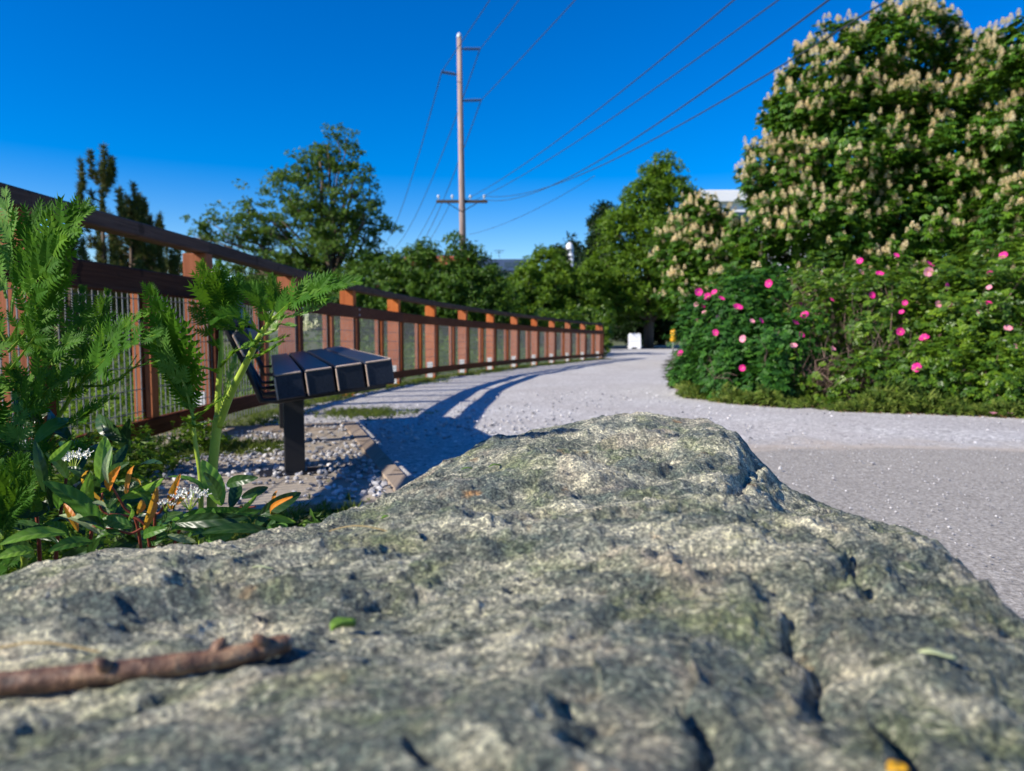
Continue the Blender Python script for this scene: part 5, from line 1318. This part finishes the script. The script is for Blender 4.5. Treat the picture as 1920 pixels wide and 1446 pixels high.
for pts, lm, mt, pr, fc in [
    ([(362, 785, 1.0), (352, 710, .99), (325, 640, .98), (284, 548, .96)], 62, 'fern', 14, (-.1, -.9, .3)),
    ([(363, 790, 1.0), (345, 720, .98), (312, 660, .97), (300, 600, .97)], 34, 'fern_pale', 11, (-.3, -.9, .3)),
    ([(363, 788, 1.0), (385, 770, .97), (405, 755, .96), (425, 745, .95)], 20, 'fern', 9, (.1, -.4, .9)),
    ([(362, 775, 1.0), (342, 745, .99), (325, 725, .98), (312, 702, .97)], 16, 'fern', 9, (.1, -.4, .9)),
    ([(364, 800, 1.0), (350, 790, .98), (343, 785, .97)], 12, 'fern', 6, (.1, -.4, .9)),
    ([(364, 800, 1.0), (385, 795, .98), (398, 790, .97)], 12, 'fern', 6, (.1, -.4, .9))]:
    fern_leaf(w5, PX(pts), lm * k, mt, pr, fc)
# weeds added outside the frame on the left to shade the lower left corner
for i_, (px_, D_, h_) in enumerate([(-120, .95, 620), (-60, 1.25, 640)]):
    w = weed(px_, D_, ['ferny weed just outside the left edge, nearest the tall one', 'ferny weed behind the tall one at the left edge'][i_])
    stem(w, [(px_, 1500, D_), (px_ + 5, 1000, D_), (px_ + 12, h_ + 150, D_), (px_ + 8, h_, D_)], .006, .003)
    for j in range(12):
        y0 = h_ + 30 + j * 42; a = random.uniform(-1, 1); sx = (1 if j % 2 else -1) * random.uniform(70, 130)
        fern_leaf(w, PX([(px_ + 10, y0, D_), (px_ + 10 + sx * .5, y0 - 60, D_ + a * .04), (px_ + 10 + sx, y0 - 100 + random.uniform(-30, 40), D_ + a * .1)]), random.uniform(38, 55) * k, 'fern', 10, (random.uniform(-.4, .4), -.7, .6))

# ---- dogwood
def blade(parent, b_, t_, wpx, mat, D0, D1=None, bend=.12, roll=0.0, foldk=.25, wave=.0, name='leaf', twist=0.0):
    D1 = D0 if D1 is None else D1
    A = P(b_[0], b_[1], D0); B = P(t_[0], t_[1], D1); L_ = np.linalg.norm(B - A); y = (B - A) / L_
    view = -(A + B) / 2 + np.array([0, 0, CZ]); view /= np.linalg.norm(view)
    z = view + np.array([0, 0, .55]); z -= y * (z @ y); z /= np.linalg.norm(z); x = np.cross(y, z)
    z2 = z * math.cos(roll) + x * math.sin(roll); x2 = np.cross(y, z2)
    w_ = wpx / FPX * D0 / max(.35, abs(math.cos(roll)) ** .5); nu, nv = 30, 13
    T_, S_ = np.meshgrid(np.linspace(0, 1, nu), np.linspace(-1, 1, nv), indexing='ij')
    ww = 2.35 * T_ ** .75 * (1 - T_) ** .85 * .5 * w_ + .0006
    ph = (T_ * 5.2 - np.abs(S_) * (1.1 * (1 - .5 * T_))) ; fr = ph - np.floor(ph); vein = np.exp(-((fr - .5) / .11) ** 2) * (np.abs(S_) < .93); vein = np.maximum(vein * .7, np.exp(-(S_ / .07) ** 2))
    tw = twist * (T_ - .3)
    loc_x = S_ * ww; loc_z = foldk * np.abs(S_) ** 1.4 * ww - vein * .035 * w_ + np.cos(fr * 2 * PI) * .012 * w_ + bend * L_ * np.sin(T_ * PI) + wave * w_ * np.sin(T_ * 9 + S_ * 1.5) * np.abs(S_)
    cx_ = loc_x * np.cos(tw) - loc_z * np.sin(tw) * .6; cz_ = loc_x * np.sin(tw) + loc_z
    V = (A + T_[..., None] * L_ * y + cx_[..., None] * x2 + cz_[..., None] * z2).reshape(-1, 3)
    i, j = np.meshgrid(np.arange(nu - 1), np.arange(nv - 1), indexing='ij'); q0 = (i * nv + j).ravel(); F = np.stack([q0, q0 + nv, q0 + nv + 1, q0 + 1], 1)
    me = mesh_np(name, V - np.array(parent.location), F, True, np.full(len(F), random.uniform(.1, .9)), M[mat])
    a = me.attributes.new('vein', 'FLOAT', 'POINT'); a.data.foreach_set('value', vein.ravel().astype(np.float32))
    return link(name, me, parent)
def c8(x, y): return (80 + x / 3.84, 740 + y / 3.84)
dw = empty('dogwood_shrub', tuple(gpt(280, .9)), 'low dogwood shrub with broad veined leaves and orange young ones behind the boulder', 'shrub', 'dogwoods')
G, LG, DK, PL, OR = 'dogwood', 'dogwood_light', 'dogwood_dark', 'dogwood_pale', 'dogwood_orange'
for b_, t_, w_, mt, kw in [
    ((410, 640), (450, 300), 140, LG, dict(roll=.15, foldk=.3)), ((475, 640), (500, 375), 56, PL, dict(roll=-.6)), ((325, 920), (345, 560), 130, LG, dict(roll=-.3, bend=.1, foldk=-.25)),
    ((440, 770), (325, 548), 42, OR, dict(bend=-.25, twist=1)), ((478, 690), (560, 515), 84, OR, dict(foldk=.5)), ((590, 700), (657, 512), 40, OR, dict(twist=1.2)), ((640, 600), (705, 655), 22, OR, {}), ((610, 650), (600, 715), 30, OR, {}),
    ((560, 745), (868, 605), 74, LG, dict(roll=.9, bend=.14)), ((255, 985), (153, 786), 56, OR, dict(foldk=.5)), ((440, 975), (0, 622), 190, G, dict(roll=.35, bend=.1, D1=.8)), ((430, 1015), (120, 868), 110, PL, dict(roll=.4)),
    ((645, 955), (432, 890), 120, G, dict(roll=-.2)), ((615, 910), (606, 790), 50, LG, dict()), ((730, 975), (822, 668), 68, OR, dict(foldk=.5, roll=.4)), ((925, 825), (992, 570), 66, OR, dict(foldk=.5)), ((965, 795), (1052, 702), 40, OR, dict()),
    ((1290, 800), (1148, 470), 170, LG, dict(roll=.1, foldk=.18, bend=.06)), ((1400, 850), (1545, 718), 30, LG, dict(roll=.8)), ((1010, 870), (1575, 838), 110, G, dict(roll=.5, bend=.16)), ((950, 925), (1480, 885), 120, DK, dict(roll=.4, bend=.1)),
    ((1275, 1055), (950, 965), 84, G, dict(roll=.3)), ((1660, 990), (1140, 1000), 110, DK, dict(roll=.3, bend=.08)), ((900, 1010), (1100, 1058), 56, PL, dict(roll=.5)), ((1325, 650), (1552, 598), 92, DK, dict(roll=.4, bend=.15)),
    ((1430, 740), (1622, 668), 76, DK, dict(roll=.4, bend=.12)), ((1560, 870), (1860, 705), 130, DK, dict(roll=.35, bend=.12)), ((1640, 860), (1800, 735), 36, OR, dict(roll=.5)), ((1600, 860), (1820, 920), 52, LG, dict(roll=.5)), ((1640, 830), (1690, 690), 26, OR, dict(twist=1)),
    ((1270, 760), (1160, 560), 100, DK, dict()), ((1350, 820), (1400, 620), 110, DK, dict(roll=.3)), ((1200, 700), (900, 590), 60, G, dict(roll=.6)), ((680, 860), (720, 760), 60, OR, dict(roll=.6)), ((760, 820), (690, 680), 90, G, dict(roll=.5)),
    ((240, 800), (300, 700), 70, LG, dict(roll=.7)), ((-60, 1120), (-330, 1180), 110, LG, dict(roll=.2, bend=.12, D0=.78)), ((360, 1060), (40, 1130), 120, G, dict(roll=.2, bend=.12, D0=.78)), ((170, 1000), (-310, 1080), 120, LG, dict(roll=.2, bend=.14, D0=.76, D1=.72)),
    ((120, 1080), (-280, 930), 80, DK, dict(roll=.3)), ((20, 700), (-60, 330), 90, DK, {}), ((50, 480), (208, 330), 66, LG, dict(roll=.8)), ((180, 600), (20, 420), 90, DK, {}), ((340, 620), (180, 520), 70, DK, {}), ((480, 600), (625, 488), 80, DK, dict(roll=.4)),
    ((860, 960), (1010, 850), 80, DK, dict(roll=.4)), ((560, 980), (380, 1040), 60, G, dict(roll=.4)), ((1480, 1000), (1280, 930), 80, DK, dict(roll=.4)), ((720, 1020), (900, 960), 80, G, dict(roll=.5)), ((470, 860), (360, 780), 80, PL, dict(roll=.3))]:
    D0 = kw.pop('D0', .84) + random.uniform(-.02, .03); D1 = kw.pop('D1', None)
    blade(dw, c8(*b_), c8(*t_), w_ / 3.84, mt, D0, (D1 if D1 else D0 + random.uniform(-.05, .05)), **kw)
# stems of the dogwood
for pts in ([(285, 1300, .9), (280, 1020, .86), (240, 1000, .84), (165, 985, .84)], [(290, 1300, .9), (285, 1010, .86), (195, 960, .85), (192, 925, .84)], [(300, 1300, .9), (290, 1000, .86), (300, 960, .85), (330, 930, .84)], [(300, 1300, .9), (330, 1010, .87), (420, 960, .86), (480, 950, .86)],
            [(285, 1300, .9), (262, 1010, .86), (232, 950, .85), (205, 905, .84)]):
    stem(dw, pts, .0022, .0011, 'stem_red')
def umbel(px, py, D, rad, n=26, white=(0.85, 0.84, 0.75)):
    c = P(px, py, D); m = bpy.data.materials.get('blossom') or simple('blossom', white, .6, 0, .06)
    mb = MB(); r = rad / FPX * D
    for i in range(n):
        d = rdir(1)[0]; d[2] = abs(d[2]) * .8 + .15; p = c + d * r * np.array([1.5, .8, .9]) * random.uniform(.5, 1)
        for q_ in range(4):
            a = q_ * PI / 2 + random.random(); e_ = p + np.array([math.cos(a) * .8, -.4, math.sin(a) * .8]) * r * .22; s_ = np.array([-math.sin(a), 0, math.cos(a)]) * r * .06
            mb.add([p, (p + e_) / 2 + s_, e_, (p + e_) / 2 - s_], [(0, 1, 2, 3)])
        mb.tube([p, p + d * r * .35], .00035, 3); mb.lathe(p + d * r * .35 - [0, 0, .0008], [(.0004, 0), (.001, .0008), (.0004, .0016)], 5)
    o = mb.build('flower_cluster', m, dw)
    mb = MB()
    for i in range(n // 2): mb.tube([c - [0, 0, r * 1.0], c + rdir(1)[0] * r * .7], .0005, 3)
    mb.build('flower_stalks', M['stem'], o)
umbel(355, 935, .83, 24, 30); umbel(310, 948, .83, 11, 12); umbel(137, 862, .92, 24, 30)
# leaves filling the corner behind, shade put into their dark colour
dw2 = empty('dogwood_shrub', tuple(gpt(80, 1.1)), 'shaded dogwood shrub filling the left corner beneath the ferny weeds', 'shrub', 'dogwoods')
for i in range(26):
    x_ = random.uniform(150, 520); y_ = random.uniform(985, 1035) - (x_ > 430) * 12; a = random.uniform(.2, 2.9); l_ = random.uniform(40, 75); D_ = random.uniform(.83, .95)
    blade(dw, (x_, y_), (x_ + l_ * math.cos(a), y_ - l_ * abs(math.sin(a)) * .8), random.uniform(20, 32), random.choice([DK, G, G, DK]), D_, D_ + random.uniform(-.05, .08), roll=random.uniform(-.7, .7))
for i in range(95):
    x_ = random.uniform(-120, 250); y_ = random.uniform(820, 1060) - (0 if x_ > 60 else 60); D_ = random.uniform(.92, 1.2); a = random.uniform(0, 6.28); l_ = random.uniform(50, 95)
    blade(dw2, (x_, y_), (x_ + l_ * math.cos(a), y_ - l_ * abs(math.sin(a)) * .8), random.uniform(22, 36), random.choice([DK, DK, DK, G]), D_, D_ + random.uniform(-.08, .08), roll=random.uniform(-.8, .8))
for i in range(8): x_ = random.uniform(-60, 200); stem(dw2, [(x_ * .5 + 40, 1400, 1.1), (x_, 1060, 1.05), (x_ + random.uniform(-30, 30), 880, 1.05)], .004, .002, 'stem_red')
